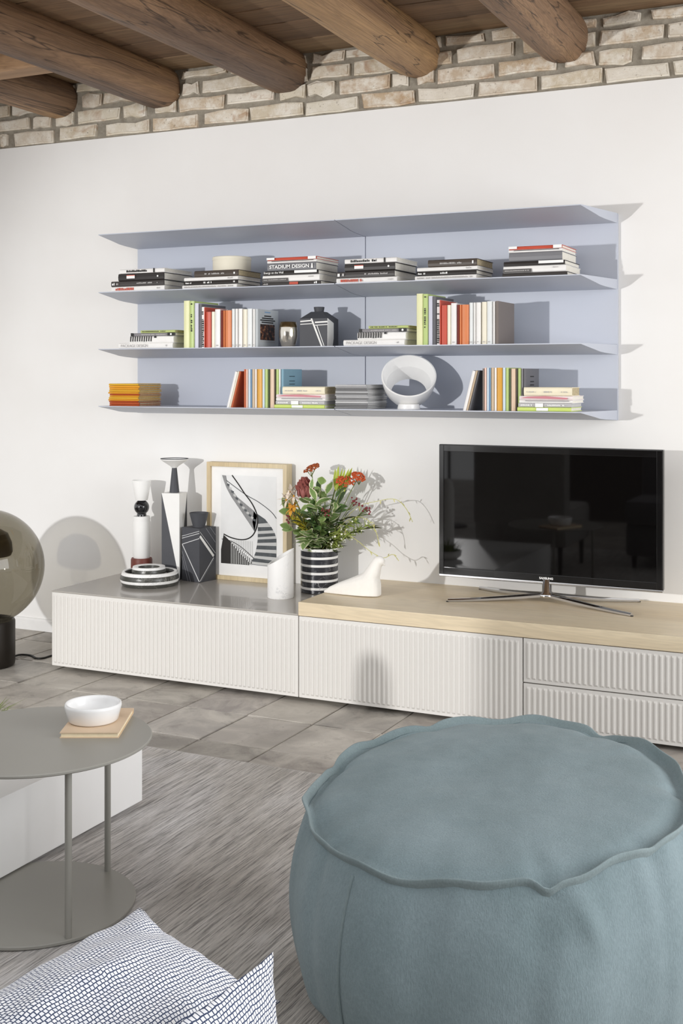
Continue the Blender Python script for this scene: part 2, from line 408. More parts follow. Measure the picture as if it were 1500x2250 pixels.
ROW_B4 = [(0.534, 0.027, 0.2022, 0.2, 'cream_green'), (0.562, 0.02, 0.2004, 0.2, 'lime'), (0.584, 0.019, 0.1914, 0.2, 'lavender'), (0.604, 0.013,
    0.1896, 0.2, 'slate'), (0.619, 0.017, 0.1753, 0.19, 'whitered'), (0.637, 0.025, 0.1539, 0.16, 'red'), (0.663, 0.015, 0.1539, 0.16, 'cream'),
    (0.679, 0.023, 0.1611, 0.17, 'white'), (0.704, 0.009, 0.1541, 0.17, 'darkred'), (0.714, 0.008, 0.1541, 0.17, 'orange'), (0.723, 0.028, 0.1541,
    0.17, 'orange'), (0.753, 0.015, 0.1611, 0.18, 'paper'), (0.77, 0.01, 0.1611, 0.18, 'white'), (0.782, 0.018, 0.1611, 0.18, 'white'), (0.804, 0.02,
    0.1628, 0.18, 'ivory'), (0.825, 0.021, 0.1646, 0.18, 'paper'), (0.849, 0.009, 0.1628, 0.18, 'white'), (0.859, 0.013, 0.1646, 0.2, 'taupe')]
ROW_C2 = [(-0.24, 0.009, 0.1618, 0.16, 'pink'), (-0.229, 0.011, 0.1618, 0.16, 'paleblue'), (-0.217, 0.006, 0.1618, 0.16, 'blue'), (-0.21, 0.013,
    0.1618, 0.16, 'tan'), (-0.196, 0.008, 0.1618, 0.16, 'white'), (-0.186, 0.025, 0.1618, 0.16, 'amber'), (-0.16, 0.011, 0.1618, 0.16, 'paleblue'),
    (-0.148, 0.014, 0.1618, 0.16, 'lime'), (-0.133, 0.007, 0.1618, 0.16, 'darkgreen'), (-0.125, 0.022, 0.1618, 0.16, 'blush'), (-0.102, 0.006, 0.1618,
    0.16, 'brown'), (-0.095, 0.013, 0.1618, 0.16, 'lime'), (-0.081, 0.007, 0.1618, 0.16, 'white'), (-0.072, 0.012, 0.1618, 0.165, 'skyblue')]
ROW_C6 = [(0.815, 0.008, 0.1646, 0.16, 'pink'), (0.824, 0.01, 0.1646, 0.16, 'paleblue'), (0.835, 0.006, 0.1646, 0.16, 'blue'), (0.842, 0.013, 0.1646,
    0.16, 'tan'), (0.856, 0.008, 0.1646, 0.16, 'white'), (0.865, 0.022, 0.1646, 0.16, 'amber'), (0.888, 0.011, 0.1646, 0.16, 'paleblue'), (0.9, 0.013,
    0.1646, 0.16, 'lime'), (0.914, 0.006, 0.161, 0.16, 'darkgreen'), (0.921, 0.019, 0.161, 0.16, 'blush'), (0.94, 0.007, 0.161, 0.16, 'brown'),
    (0.948, 0.013, 0.161, 0.16, 'lime'), (0.962, 0.006, 0.161, 0.16, 'greytext'), (0.969, 0.012, 0.161, 0.17, 'slate')]
STACK_C3 = [(-0.097, 0.232, 0.0149, 0.16, 'limebright'), (-0.091, 0.226, 0.0159, 0.16, 'greypale'), (-0.089, 0.228, 0.0121, 0.17, 'white'), (-0.089,
    0.228, 0.0149, 0.17, 'pinkwhite'), (-0.058, 0.195, 0.0317, 0.12, 'creambox')]
STACK_C7 = [(0.95, 0.206, 0.0154, 0.16, 'limebright'), (0.953, 0.203, 0.0154, 0.16, 'greypale'), (0.957, 0.204, 0.012, 0.17, 'white'), (0.957, 0.204,
    0.0154, 0.17, 'pinkwhite'), (0.975, 0.184, 0.0325, 0.12, 'creambox')]
BRICKS = [(1, -1.834, -1.79), (1, -1.747, -1.499), (1, -1.463, -1.239), (1, -1.185, -0.937), (1, -0.911, -0.665), (1, -0.636, -0.396), (1, -0.389,
    -0.124), (1, -0.108, 0.146), (1, 0.163, 0.409), (1, 0.426, 0.668), (1, 0.687, 0.932), (1, 0.951, 1.198), (1, 1.213, 1.457), (1, 1.474, 1.675), (1,
    -2.164, -1.863), (2, -2.012, -1.646), (2, -1.626, -1.516), (2, -1.491, -1.38), (2, -1.353, -1.106), (2, -1.085, -0.95), (2, -0.904, -0.79), (2,
    -0.772, -0.527), (2, -0.503, -0.267), (2, -0.244, -0.112), (2, -0.101, 0.026), (2, 0.048, 0.291), (2, 0.309, 0.374), (2, 0.416, 0.491), (2, 0.512,
    0.76), (2, 0.775, 1.016), (2, 1.053, 1.168), (2, 1.189, 1.319), (2, 1.354, 1.609), (3, -2.164, -1.776), (3, -1.761, -1.603), (3, -1.586, -1.38),
    (3, -1.334, -1.212), (3, -1.196, -1.033), (3, -1.007, -0.772), (3, -0.752, -0.665), (3, -0.648, -0.342), (3, -0.318, -0.101), (3, -0.079, 0.104),
    (3, 0.12, 0.333), (3, 0.353, 0.568), (3, 0.598, 0.837), (3, 0.881, 1.003), (3, 1.031, 1.168), (3, 1.189, 1.435), (3, 1.452, 1.675), (4, -2.012,
    -1.718), (4, -1.689, -1.38), (4, -1.353, -1.212), (4, -1.177, -0.79), (4, -0.752, -0.515), (4, -0.5, -0.365), (4, -0.342, -0.108), (4, -0.079,
    0.076), (4, 0.091, 0.301), (4, 0.322, 0.524), (4, 0.544, 0.717), (4, 0.746, 0.932), (4, 0.956, 1.177), (4, 1.204, 1.345), (4, 1.392, 1.609)]
# ------------------------------------------------------------------ the room
ZPL = 2.393      # top of the plaster
ZC = 2.672       # underside of the ceiling boards
b = B(); b.box(-4.6, 4.4, 0.0, .25, -.02, ZPL)
wall = struct(b.obj('wall_front', WHITE_PL, origin=(0, 0, 0)))
b = B(); b.box(-4.6, 4.4, .012, .25, ZPL, 2.9)
mort = struct(b.obj('wall_upper', MORTAR, origin=(0, .1, ZPL)))
ROWZ = {1: (2.404, 2.459), 2: (2.478, 2.534), 3: (2.553, 2.608), 4: (2.626, 2.663)}
def brick(x0, x1, z0, z1, seed):
    rr = random.Random(seed)
    bm = bmesh.new(); bmesh.ops.create_cube(bm, size=1)
    bmesh.ops.subdivide_edges(bm, edges=[e for e in bm.edges if abs(e.verts[0].co.x - e.verts[1].co.x) > .5], cuts=2)
    dep = rr.uniform(.004, .011)
    for v in bm.verts:
        x = (x0 + x1) / 2 + v.co.x * (x1 - x0); z = (z0 + z1) / 2 + v.co.z * (z1 - z0)
        y = -dep if v.co.y < 0 else .05
        v.co = Vector((x + rr.uniform(-.007, .007), y + (rr.uniform(-.003, .003) if v.co.y < 0 else 0), z + rr.uniform(-.005, .005)))
    ed = [e for e in bm.edges if max(v.co.y for v in e.verts) < .04 and e.is_manifold and e.calc_face_angle(0) > .6]
    bmesh.ops.bevel(bm, geom=ed, offset=.007, segments=2, affect='EDGES')
    g = B(); g.frombm(bm)
    o = g.obj('brick', BRICK, mort, origin=((x0 + x1) / 2, 0, (z0 + z1) / 2)); autosmooth(o, 60)
LOGX = [-1.47, -.872, -.202, .43, 1.058]
for i, (r, x0, x1) in enumerate(BRICKS):
    z0, z1 = ROWZ[r]
    if r >= 3:
        hit = [c for c in LOGX if x0 < c + .07 and x1 > c - .07]
        if hit and any(c - .1 < x0 and x1 < c + .1 for c in hit): continue
    j = random.Random(i)
    brick(x0 + .002, x1 - .002, z0 + j.uniform(-.003, .003), z1 + j.uniform(-.003, .003), i)
for k in range(8):      # the wall goes on past the part in view
    for r in (1, 2, 3, 4):
        for sgn in (-1, 1):
            x = (1.75 + .05 * (r % 2) + k * .25) if sgn > 0 else (-2.35 - .05 * (r % 2) - k * .25)
            brick(x, x + .235, *ROWZ[r], 1000 + k * 10 + r + 500 * (sgn > 0))

# skirting
b = B(); b.prism([(-4.6, 0, 0), (-4.6, -.014, 0), (-4.6, -.014, .05), (-4.6, -.009, .058), (-4.6, 0, .06)], (9.0, 0, 0))
struct(b.obj('baseboard_front', BASEB, origin=(0, 0, 0)))

# ceiling: boards laid along the wall, round logs carry them
b = B(); b.box(-4.6, 4.4, -2.42, .2, ZC + .03, ZC + .12)
ceil = struct(b.obj('ceiling', BOARD, origin=(0, -3, ZC)))
rr = random.Random(3); y = .012
while y > -2.3:
    w = rr.uniform(.19, .27); g = B()
    dz = rr.uniform(0, .006)
    g.box(-4.6, 4.4, y - w + .004, y, ZC + dz, ZC + .031, bev=.003)
    g.obj('board', BOARD, ceil, origin=(rr.uniform(-1, 1), y - w / 2, ZC)); y -= w
def log(name, label, xc, r, seed, y0=.03, y1=-2.45, zc=2.602, flat=.0):
    n, seg = 60, 28; V = []; F = []
    for i in range(n + 1):
        yy = y0 + (y1 - y0) * (i / n)
        cx = xc + .012 * math.sin(yy * 1.3 + seed) + .004 * noise.noise(Vector((0, yy * 3, seed)))
        cz = zc + .006 * math.sin(yy * 1.1 + seed * 2)
        for j in range(seg):
            a = 2 * PI * j / seg
            p = Vector((math.cos(a) * 1.6, yy * 1.2, math.sin(a) * 1.6 + seed * 7))
            q = r * (1 + .055 * noise.noise(p) + .02 * noise.noise(p * 3.1)) * (1 - .03 * math.cos(4 * a))
            if i < 3: q *= (.93, .98, 1)[i]
            V.append((cx + q * math.cos(a), yy, cz + q * math.sin(a)))
    for i in range(n):
        for j in range(seg):
            k = (j + 1) % seg; F.append((i * seg + j, i * seg + k, (i + 1) * seg + k, (i + 1) * seg + j))
    F.append(tuple(range(seg))); F.append(tuple(n * seg + j for j in range(seg)))
    o = mesh(name, V, F, LOG, origin=(xc, -.2, zc), smooth=True)
    return tag(o, label, 'beam', 'round log beams carrying the ceiling')
LOGL = ['round timber log beam ending in the bricks nearest above the globe lamp',
        'round timber log beam with pale cross timber butting its side',
        'round timber log beam over the framed staircase print',
        'round timber log beam above the seam of the blue-grey shelves',
        'round timber log beam nearest above the television, ochre underside with knots']
for i, xc in enumerate(LOGX): log('ceiling_beam', LOGL[i], xc, (.1, .1, .104, .104, .103)[i], i + 1.3)
b = B(); b.box(-1.38, -.955, -.72, -.60, 2.546, 2.669, bev=.01)
tag(b.obj('cross_timber', PALELOG, origin=(-1.17, -.66, 2.56)), 'pale squared cross timber fitted between two log beams', 'beam')

# floor: stone tiles, each its own piece, on a dark bed
b = B(); b.box(-6, 6, -9.5, 0, -.06, -.008)
floor = struct(b.obj('floor', GROUT, origin=(0, 0, 0)))
rr = random.Random(11)
def tile(x0, x1, y0, y1):
    g = B(); bm = bmesh.new(); bmesh.ops.create_cube(bm, size=1); j = lambda s: rr.uniform(-s, s)
    h = j(.0012)
    for v in bm.verts:
        v.co = Vector(((x0 + x1) / 2 + v.co.x * (x1 - x0) + j(.0025), (y0 + y1) / 2 + v.co.y * (y1 - y0) + j(.0025), (-.0005 + h + j(.0008)) if v.co.z > 0 else -.01))
    bmesh.ops.bevel(bm, geom=[e for e in bm.edges if min(v.co.z for v in e.verts) > -.005], offset=.0025, segments=2, affect='EDGES')
    g.frombm(bm); g.obj('tile', TILE, floor, origin=((x0 + x1) / 2, (y0 + y1) / 2, 0))
PX, PY = .27, .325
for iy in range(6):
    y1 = -.84 + PY * 3 - iy * PY if False else .135 - iy * PY
    for ix in range(-10, 8):
        x0 = .08 + ix * PX
        tile(x0 + .0018, x0 + PX - .0018, max(y1 - PY, -9) + .0018, min(y1, -.001) - .0018)
b = B(); b.box(-6, 6, -9.5, .135 - 6 * PY - .003, -.012, -.001)
st = b.obj('far_tiles', TILE, floor); st['kind'] = 'stuff'

# dark wall added behind the seating, sized to hold back sky light
b = B(); b.box(-.95, 4.4, -6.2, -6.0, 0, 2.2)
struct(b.obj('wall_back_blocker', plain('dark_wall_paint', '#4a4541', .8), origin=(0, -6.1, 0)))

# window opening on the side towards the camera: frame round the daylight set up at the top
b = B(); x = 4.3
b.box(x, x + .1, -3.3, -3.22, .5, 2.5); b.box(x, x + .1, -.98, -.9, .5, 2.5); b.box(x, x + .1, -3.22, -.98, .5, .58); b.box(x, x + .1, -3.22, -.98, 2.42, 2.5); b.box(x + .02, x + .08, -2.13, -2.07, .58, 2.42)
struct(b.obj('window_1', BASEB, origin=(x, -2.1, .5)))

# rug
n1, n2 = 120, 110; V = []; F = []; X0, X1, Y0, Y1 = -.75, 2.75, -4.3, -1.312
for i in range(n1 + 1):
    for j in range(n2 + 1):
        x = X0 + (X1 - X0) * i / n1; yy = Y0 + (Y1 - Y0) * j / n2
        e = min(i, n1 - i, j, n2 - j)
        wob = .006 * noise.noise(Vector((x * 4, yy * 4, 3)))
        V.append((x + wob, yy + (wob if j == n2 else 0), .0095 + .0015 * noise.noise(Vector((x * 60, yy * 5, 0))) if e > 0 else .001))
for i in range(n1):
    for j in range(n2):
        k = i * (n2 + 1) + j; F.append((k, k + n2 + 1, k + n2 + 2, k + 1))
o = mesh('area_rug', V, F, RUG, origin=(1, -2.8, 0), smooth=True)
tag(o, 'grey viscose area rug with dark brushed streaks under the pouf', 'rug')

# ------------------------------------------------------------------ low media cabinets
YF = -.605; ZB = .02; ZT = .335
def fluted(x0, x1, z0, z1, name, parent):
    """door front with a flat rim and raised vertical ribs"""
    b = B(); b.box(x0, x1, YF, YF + .02, z0, z1, bev=.0012)
    m = .009; pitch = .0196; n = max(1, int((x1 - x0 - 2 * m) / pitch)); p = (x1 - x0 - 2 * m) / n
    for i in range(n):
        c = x0 + m + p * (i + .5); w = p * .30; dy = .0045; za, zb = z0 + .011, z1 - .011
        pr = [(-w, 0), (-w * .75, -dy * .75), (0, -dy), (w * .75, -dy * .75), (w, 0)]
        V = [(c + a, YF + d, za + (.006 if k in (1, 2, 3) else 0)) for k, (a, d) in enumerate(pr)] + [(c + a, YF + d, zb - (.006 if k in (1, 2, 3) else 0)) for k, (a, d) in enumerate(pr)]
        b.add(V, [(k, k + 1, k + 6, k + 5) for k in range(4)] + [(4, 3, 2, 1, 0), (5, 6, 7, 8, 9)])
    return b.obj(name, LACQ, parent)
def carcass(t, x0, x1, top):
    b = B(); b.box(x0 + .002, x1 - .002, YF + .0215, -.004, ZB, ZT - .002); b.obj('body', LACQ, t)
    b = B(); b.box(x0 + .06, x1 - .06, YF + .07, -.03, 0, ZB); b.obj('plinth', DARKGAP, t)
XA, XB, XC, XD = -1.015, .1715, 1.0615, 1.96
t = thing('media_cabinet', 'long low off-white cabinet with ribbed flap front and glossy taupe top', 'cabinet', (XA, -.3, 0))
carcass(t, XA, XB, 1); fluted(XA + .0005, XB - .002, ZB, ZT - .003, 'door', t)
b = B(); b.box(XA, XB - .001, YF - .002, -.001, ZT - .002, ZT + .004, bev=.001); b.obj('top_panel', TAUPE, t)
t = thing('media_cabinet', 'off-white cabinet with one ribbed flap front under the oak top', 'cabinet', (XB, -.3, 0))
carcass(t, XB, XC, 0); fluted(XB + .002, XC - .002, ZB, ZT - .004, 'door', t)
t = thing('media_cabinet', 'off-white cabinet with two stacked ribbed drawers beneath the television', 'cabinet', (XC, -.3, 0))
carcass(t, XC, XD, 0); fluted(XC + .002, XD - .002, .1765, ZT - .004, 'drawer', t); fluted(XC + .002, XD - .002, ZB, .1725, 'drawer', t)
ZO = .386
b = B(); b.box(XB + .001, 2.35, YF - .004, -.0005, ZT - .001, ZO, bev=.0012)
tag(b.obj('oak_worktop', OAK, origin=(1.2, -.3, ZT)), 'thick pale oak worktop lying over the two drawer cabinets', 'worktop')

# ------------------------------------------------------------------ wall shelves
ZS = [1.887, 1.629, 1.375, 1.120]
def shelf_module(label, x0, x1, xf1):
    t = thing('wall_shelf', label, 'shelf', (x0, 0, 1.08), 'blue-grey shelf modules on the wall')
    b = B(); b.box(x0, x1 - .0015, -.02, -.0005, 1.081, 1.886, bev=.001); b.obj('back_panel', SHELF, t)
    for z in ZS:
        prof = [(-.02, z), (-.32, z), (-.32, z - .0035), (-.205, z - .022), (-.165, z - .029), (-.12, z - .033), (-.02, z - .038)]
        def xe(y): return x1 - .003 + (xf1 - x1) * min(1, max(0, (-.02 - y) / .30))
        V = [(x0 + .0005, y, zz) for y, zz in prof] + [(xe(y), y, zz) for y, zz in prof]; n = len(prof)
        F = [tuple(range(n)), tuple(range(2 * n - 1, n - 1, -1))] + [(i, (i + 1) % n, n + (i + 1) % n, n + i) for i in range(n)]
        o = mesh('shelf_board', V, F, SHELF, t); autosmooth(o, 25)
    return t
shelf_module('blue-grey metal shelf module whose lower board carries a yellow magazine stack', -.987, .188, .188)
shelf_module('blue-grey metal shelf module above the television holding a white ring vase', .1895, 1.265, 1.198)

# ------------------------------------------------------------------ books
CM = {}
for k, h in dict(white='#f1efec', charcoal='#3f3b39', black='#26211f', brown='#443930', grey='#77777b', red='#c8543f', greytext='#8e8b8e', green='#c3cf86',
                 cream_green='#e6e6b4', lime='#bccf84', lavender='#cfcfdc', slate='#67666a', whitered='#f0ecea', cream='#f1ecd9', darkred='#7c2a1e', orange='#d9824f',
                 paper='#e6e9e8', ivory='#efe8d4', picture='#c2c7c9', taupe='#7b716b', pink='#eec9b8', paleblue='#cfdde8', blue='#7ea3c6', tan='#cdb79b', amber='#dba23c',
                 darkgreen='#4c5a3a', blush='#e3c7ac', skyblue='#83a8ba', limebright='#cfe07a', greypale='#bdbcbd', pinkwhite='#efe3e2', creambox='#ece3c8',
                 yellow='#e2a233', yellow2='#dcae38', rust='#b5562f', palegrey='#b9b9ba', midgrey='#8d8d8e', lightgrey='#d4d4d4', redlean='#c96a45').items():
    CM[k] = plain('cover_' + k, h, .45, var=.03, vscale=14)
CDESC = dict(white='white', charcoal='charcoal', black='black', brown='dark brown', grey='mid grey', red='red and white', greytext='grey', green='pale green', cream_green='pale yellow-green',
             lime='lime green', lavender='lavender-grey', slate='slate grey', whitered='white black-lettered', cream='cream', darkred='dark red', orange='orange', paper='pale grey-white', ivory='ivory',
             picture='picture-covered', taupe='taupe', pink='pale pink', paleblue='pale blue', blue='blue', tan='tan', amber='amber', darkgreen='dark green', blush='blush beige', skyblue='sky blue',
             limebright='bright lime', greypale='pale grey', pinkwhite='pink-streaked white', creambox='thick cream')
def book(kind, x, y, z, h, d, t, cov, pages, label, group, name='book', cat='book', matrix=None, thin=False):
    """spine faces -y. kind 'flat': h along x, t up. kind 'up': t along x, h up."""
    c = min(.0022, t * .16)
    prof = [(d, 0), (.004, 0), (.0006, t * .12), (-.0012, t * .5), (.0006, t * .88), (.004, t), (d, t), (d, t - c), (.005, t - c), (.005, c), (d, c)]
    def P(hh, dd, tt):
        p = Vector((hh, dd, tt)) if kind == 'flat' else Vector((tt, dd, hh))
        if matrix: p = matrix @ p
        return Vector((x, y, z)) + p
    n = len(prof); V = [P(0, a, b_) for a, b_ in prof] + [P(h, a, b_) for a, b_ in prof]
    F = [tuple(range(n)), tuple(range(2 * n - 1, n - 1, -1))] + [(i, (i + 1) % n, n + (i + 1) % n, n + i) for i in range(n)]
    o = mesh(name, V, F, CM[cov], origin=P(0, 0, 0)); tag(o, label, cat, group)
    e = .0025
    g = [P(a, b_, c_) for a in (e, h - e) for b_ in (.0055, d - .003) for c_ in (c, t - c)]
    mesh('pages', g, [(0, 1, 3, 2), (4, 6, 7, 5), (0, 4, 5, 1), (2, 3, 7, 6), (0, 2, 6, 4), (1, 5, 7, 3)], pages, o)
    return o
ORD = ['lowest', 'second', 'third', 'fourth', 'fifth', 'sixth', 'topmost']
def stack(tab, z, y0, where, group, seed):
    rr = random.Random(seed); out = []; n = len(tab)
    for i, (x, w, t, d, cov) in enumerate(tab):
        pos = 'lowest' if i == 0 else ('topmost' if i == n - 1 else ORD[i] + ' up')
        pg = PAGEG if cov in ('brown', 'creambox', 'green') else PAGES
        if cov in ('greypale',): pg = PAGEK
        o = book('flat', x, y0 + rr.uniform(0, .004), z, w, d, t - .0003, cov, pg, '%s book, %s %s' % (CDESC[cov], pos, where), group)
        out.append((o, x, y0 - .0018, z, w, t)); z += t
    return out, z
NTH = ['first', 'second', 'third', 'fourth', 'fifth', 'sixth', 'seventh', 'eighth', 'ninth', 'tenth', 'eleventh', 'twelfth', 'thirteenth', 'fourteenth', 'fifteenth', 'sixteenth', 'seventeenth', 'eighteenth']
def row(tab, z, y0, where, group, seed):
    rr = random.Random(seed); out = []
    for i, (x, t, h, d, cov) in enumerate(tab):
        o = book('up', x, y0 + rr.uniform(0, .004), z, h, d, t, cov, PAGES, '%s upright book, %s %s' % (CDESC[cov], NTH[i], where), group)
        out.append((o, x, y0 - .0018, z, h, t))
    return out
Y = -.30; ZA, ZBB, ZCC = ZS[1] + .0003, ZS[2] + .0003, ZS[3] + .0003
def dress_a1(s, seed):
    (o, x, y, z, w, t) = s[0]; ticks(x + w * .08, y - .0006, z + t * .22, w * .36, t * .5, LETR, o, seed); ticks(x + w * .86, y - .0006, z + t * .35, w * .08, t * .25, LETG, o, seed + 1)
    (o, x, y, z, w, t) = s[1]; ticks(x + w * .03, y - .0006, z + t * .25, w * .05, t * .45, LETW, o, seed + 2); ticks(x + w * .11, y - .0006, z + t * .3, w * .04, t * .4, LETG, o, seed + 3); ticks(x + w * .5, y - .0006, z + t * .4, w * .4, t * .22, LETG, o, seed + 4)
    (o, x, y, z, w, t) = s[2]
    g = B(); g.box(x + w * .2, x + w * .38, y - .0008, y, z + t * .3, z + t * .68); g.obj('spine_label', LETW, o)
    g = B(); g.box(x + w * .2, x + w * .38, y - .0008, y, z + t * .68, z + t * .78); g.obj('spine_label', LETR, o)
    g = B(); g.lathe([(0, 0), (.004, 0), (.004, .0006), (0, .0006)], (x + w * .88, y - .0004, z + t * .5), 12, M=Matrix.Rotation(PI / 2, 3, 'X')); g.obj('spine_mark', LETW, o)
    (o, x, y, z, w, t) = s[3]; ticks(x + w * .12, y - .0006, z + t * .25, w * .5, t * .5, LETK, o, seed + 5)
    g = B(); g.box(x + w * .76, x + w * .79, y - .0008, y, z, z + t); g.obj('spine_mark', LETK, o)
s, _ = stack(STACK_A1, ZA, Y, 'in four-book stack at lamp end of upper shelf', 'books lying on the upper shelf', 1); dress_a1(s, 10)
s, _ = stack(STACK_A4, ZA, Y, 'in four-book stack just past the seam, upper shelf', 'books lying on the upper shelf', 2); dress_a1(s, 20)
def dress_a2(s, seed):
    (o, x, y, z, w, t) = s[0]; ticks(x + w * .04, y - .0006, z + t * .3, w * .9, t * .35, LETG, o, seed)
    (o, x, y, z, w, t) = s[1]; ticks(x + w * .03, y - .0006, z + t * .3, w * .12, t * .35, LETW, o, seed + 1); ticks(x + w * .38, y - .0006, z + t * .3, w * .15, t * .4, LETW, o, seed + 2); ticks(x + w * .93, y - .0006, z + t * .3, w * .03, t * .4, LETW, o, seed + 2)
    (o, x, y, z, w, t) = s[2]; ticks(x + w * .82, y - .0006, z + t * .3, w * .09, t * .4, LETG, o, seed + 3)
    (o, x, y, z, w, t) = s[3]; ticks(x + w * .25, y - .0006, z + t * .35, w * .45, t * .22, LETG, o, seed + 4); ticks(x + w * .91, y - .0006, z + t * .3, w * .04, t * .4, LETW, o, seed + 5)
s, z2 = stack(STACK_A2, ZA, Y, 'in stack under the round cream box', 'books lying on the upper shelf', 3); dress_a2(s, 30)
g = B(); R = .083
g.lathe([(0, 0), (R, 0), (R, .050)], (-.372, -.19, z2 + .0003), 48); tt = thing('round_box', 'round cream card box with lid standing on dark brown book', 'box', (-.372, -.19, z2))
g.obj('box_body', CREAMBOX, tt, smooth=False); autosmooth(tt.children[0])
g = B(); g.lathe([(R + .001, .0485), (R + .0015, .050), (R + .0015, .061), (R - .001, .063), (0, .0635)], (-.372, -.19, z2), 48); autosmooth(g.obj('lid', CREAMBOX, tt))
s, _ = stack(STACK_A5, ZA, Y, 'in low stack with bare brown top, upper shelf', 'books lying on the upper shelf', 4); dress_a2(s, 40)
def dress_a3(s, seed, words):
    (o, x, y, z, w, t) = s[0]
    if words:
        g = B(); g.box(x + w * .48, x + w * .63, y - .0008, y, z + t * .2, z + t * .8); g.obj('spine_label', LETR, o)
        ticks(x + w * .03, y - .0006, z + t * .3, w * .1, t * .3, LETG, o, seed); ticks(x + w * .9, y - .0006, z + t * .25, w * .05, t * .5, LETW, o, seed)
    (o, x, y, z, w, t) = s[1]; g = B(); g.box(x, x + w * .46, y - .0008, y, z, z + t * .55); g.obj('spine_band', CM['charcoal'], o)
    ticks(x + w * .03, y - .0014, z + t * .22, w * .4, t * .14, LETG, o, seed + 1); ticks(x + w * .8, y - .0006, z + t * .55, w * .1, t * .18, LETG, o, seed + 2)
    (o, x, y, z, w, t) = s[2]
    if words: lettering('Energy on the Wall', x + w * .02, y - .0008, z + t * .22, w * .36, t * .6, LETW, o, .01)
    g = B(); g.box(x + w * .58, x + w * .985, y - .0008, y, z + t * .35, z + t * .95); g.obj('spine_label', LETW, o)
    (o, x, y, z, w, t) = s[3]
    if words:
        lettering('STADIUM DESIGN', x + w * .06, y - .0008, z + t * .28, w * .82, t * .46, LETW, o, .02)
        g = B(); g.prism([(x + w * .92, y - .0008, z + t * .2), (x + w * .96, y - .0008, z + t * .2), (x + w * .95, y - .0008, z + t * .8), (x + w * .93, y - .0008, z + t * .8)], (0, .0006, 0)); g.obj('spine_mark', LETW, o)
    (o, x, y, z, w, t) = s[4]; g = B(); g.box(x + w * .1, x + w * .95, y - .0008, y, z + t * .55, z + t * .75); g.obj('spine_line', LETK, o)
    (o, x, y, z, w, t) = s[5]; g = B(); g.box(x, x + w * .16, y - .0008, y, z + t * .2, z + t * .95); g.obj('spine_label', LETW, o); g = B(); g.box(x + w * .84, x + w, y - .0008, y, z, z + t * .95); g.obj('spine_label', LETW, o)
s, _ = stack(STACK_A3, ZA, Y, 'in tall stack with large white capitals, upper shelf', 'books lying on the upper shelf', 5); dress_a3(s, 50, True)
s, _ = stack(STACK_A6, ZA, Y, 'in tall unlettered stack at television end, upper shelf', 'books lying on the upper shelf', 6); dress_a3(s, 60, False)
def dress_b1(s, seed):
    (o, x, y, z, w, t) = s[0]; lettering('PACKAGE DESIGN', x + w * .05, y - .0008, z + t * .25, w * .5, t * .5, LETG, o, .005); ticks(x + w * .88, y - .0006, z + t * .35, w * .03, t * .3, LETG, o, seed)
    (o, x, y, z, w, t) = s[1]; g = B(); rr = random.Random(5)
    for k in range(10):
        a = x + w * (.02 + .052 * k); g.prism([(a, y - .0008, z + t * rr.uniform(.15, .25)), (a + w * .022, y - .0008, z + t * .2), (a + w * .03, y - .0008, z + t * .98), (a + w * .008, y - .0008, z + t * .98)], (0, .0006, 0))
    g.box(x + w * .57, x + w * .62, y - .0008, y, z + t * .72, z + t * .98); g.obj('spine_pattern', LETK, o)
    (o, x, y, z, w, t) = s[2]; ticks(x + w * .25, y - .0006, z + t * .3, w * .55, t * .3, LETG, o, seed + 1)
    g = B(); g.box(x, x + w * .06, y - .0008, y, z, z + t); g.obj('spine_band', LETK, o); g = B(); g.box(x + w * .84, x + w * .995, y - .0008, y, z, z + t); g.obj('spine_band', LETK, o)
    g = B(); g.lathe([(0, 0), (.0045, 0), (.0045, .0006), (0, .0006)], (x + w * .92, y - .001, z + t * .5), 12, M=Matrix.Rotation(PI / 2, 3, 'X')); g.obj('spine_mark', LETW, o)
    (o, x, y, z, w, t) = s[3]; ticks(x + w * .05, y - .0006, z + t * .35, w * .7, t * .3, LETK, o, seed + 2, unit=t * .35)
s, _ = stack(STACK_B1, ZBB, Y, 'in lying pile at lamp end of middle shelf', 'books lying on the middle shelf', 7); dress_b1(s, 70)
s, _ = stack(STACK_B3, ZBB, Y, 'in lying pile just past the seam, middle shelf', 'books lying on the middle shelf', 8); dress_b1(s, 80)
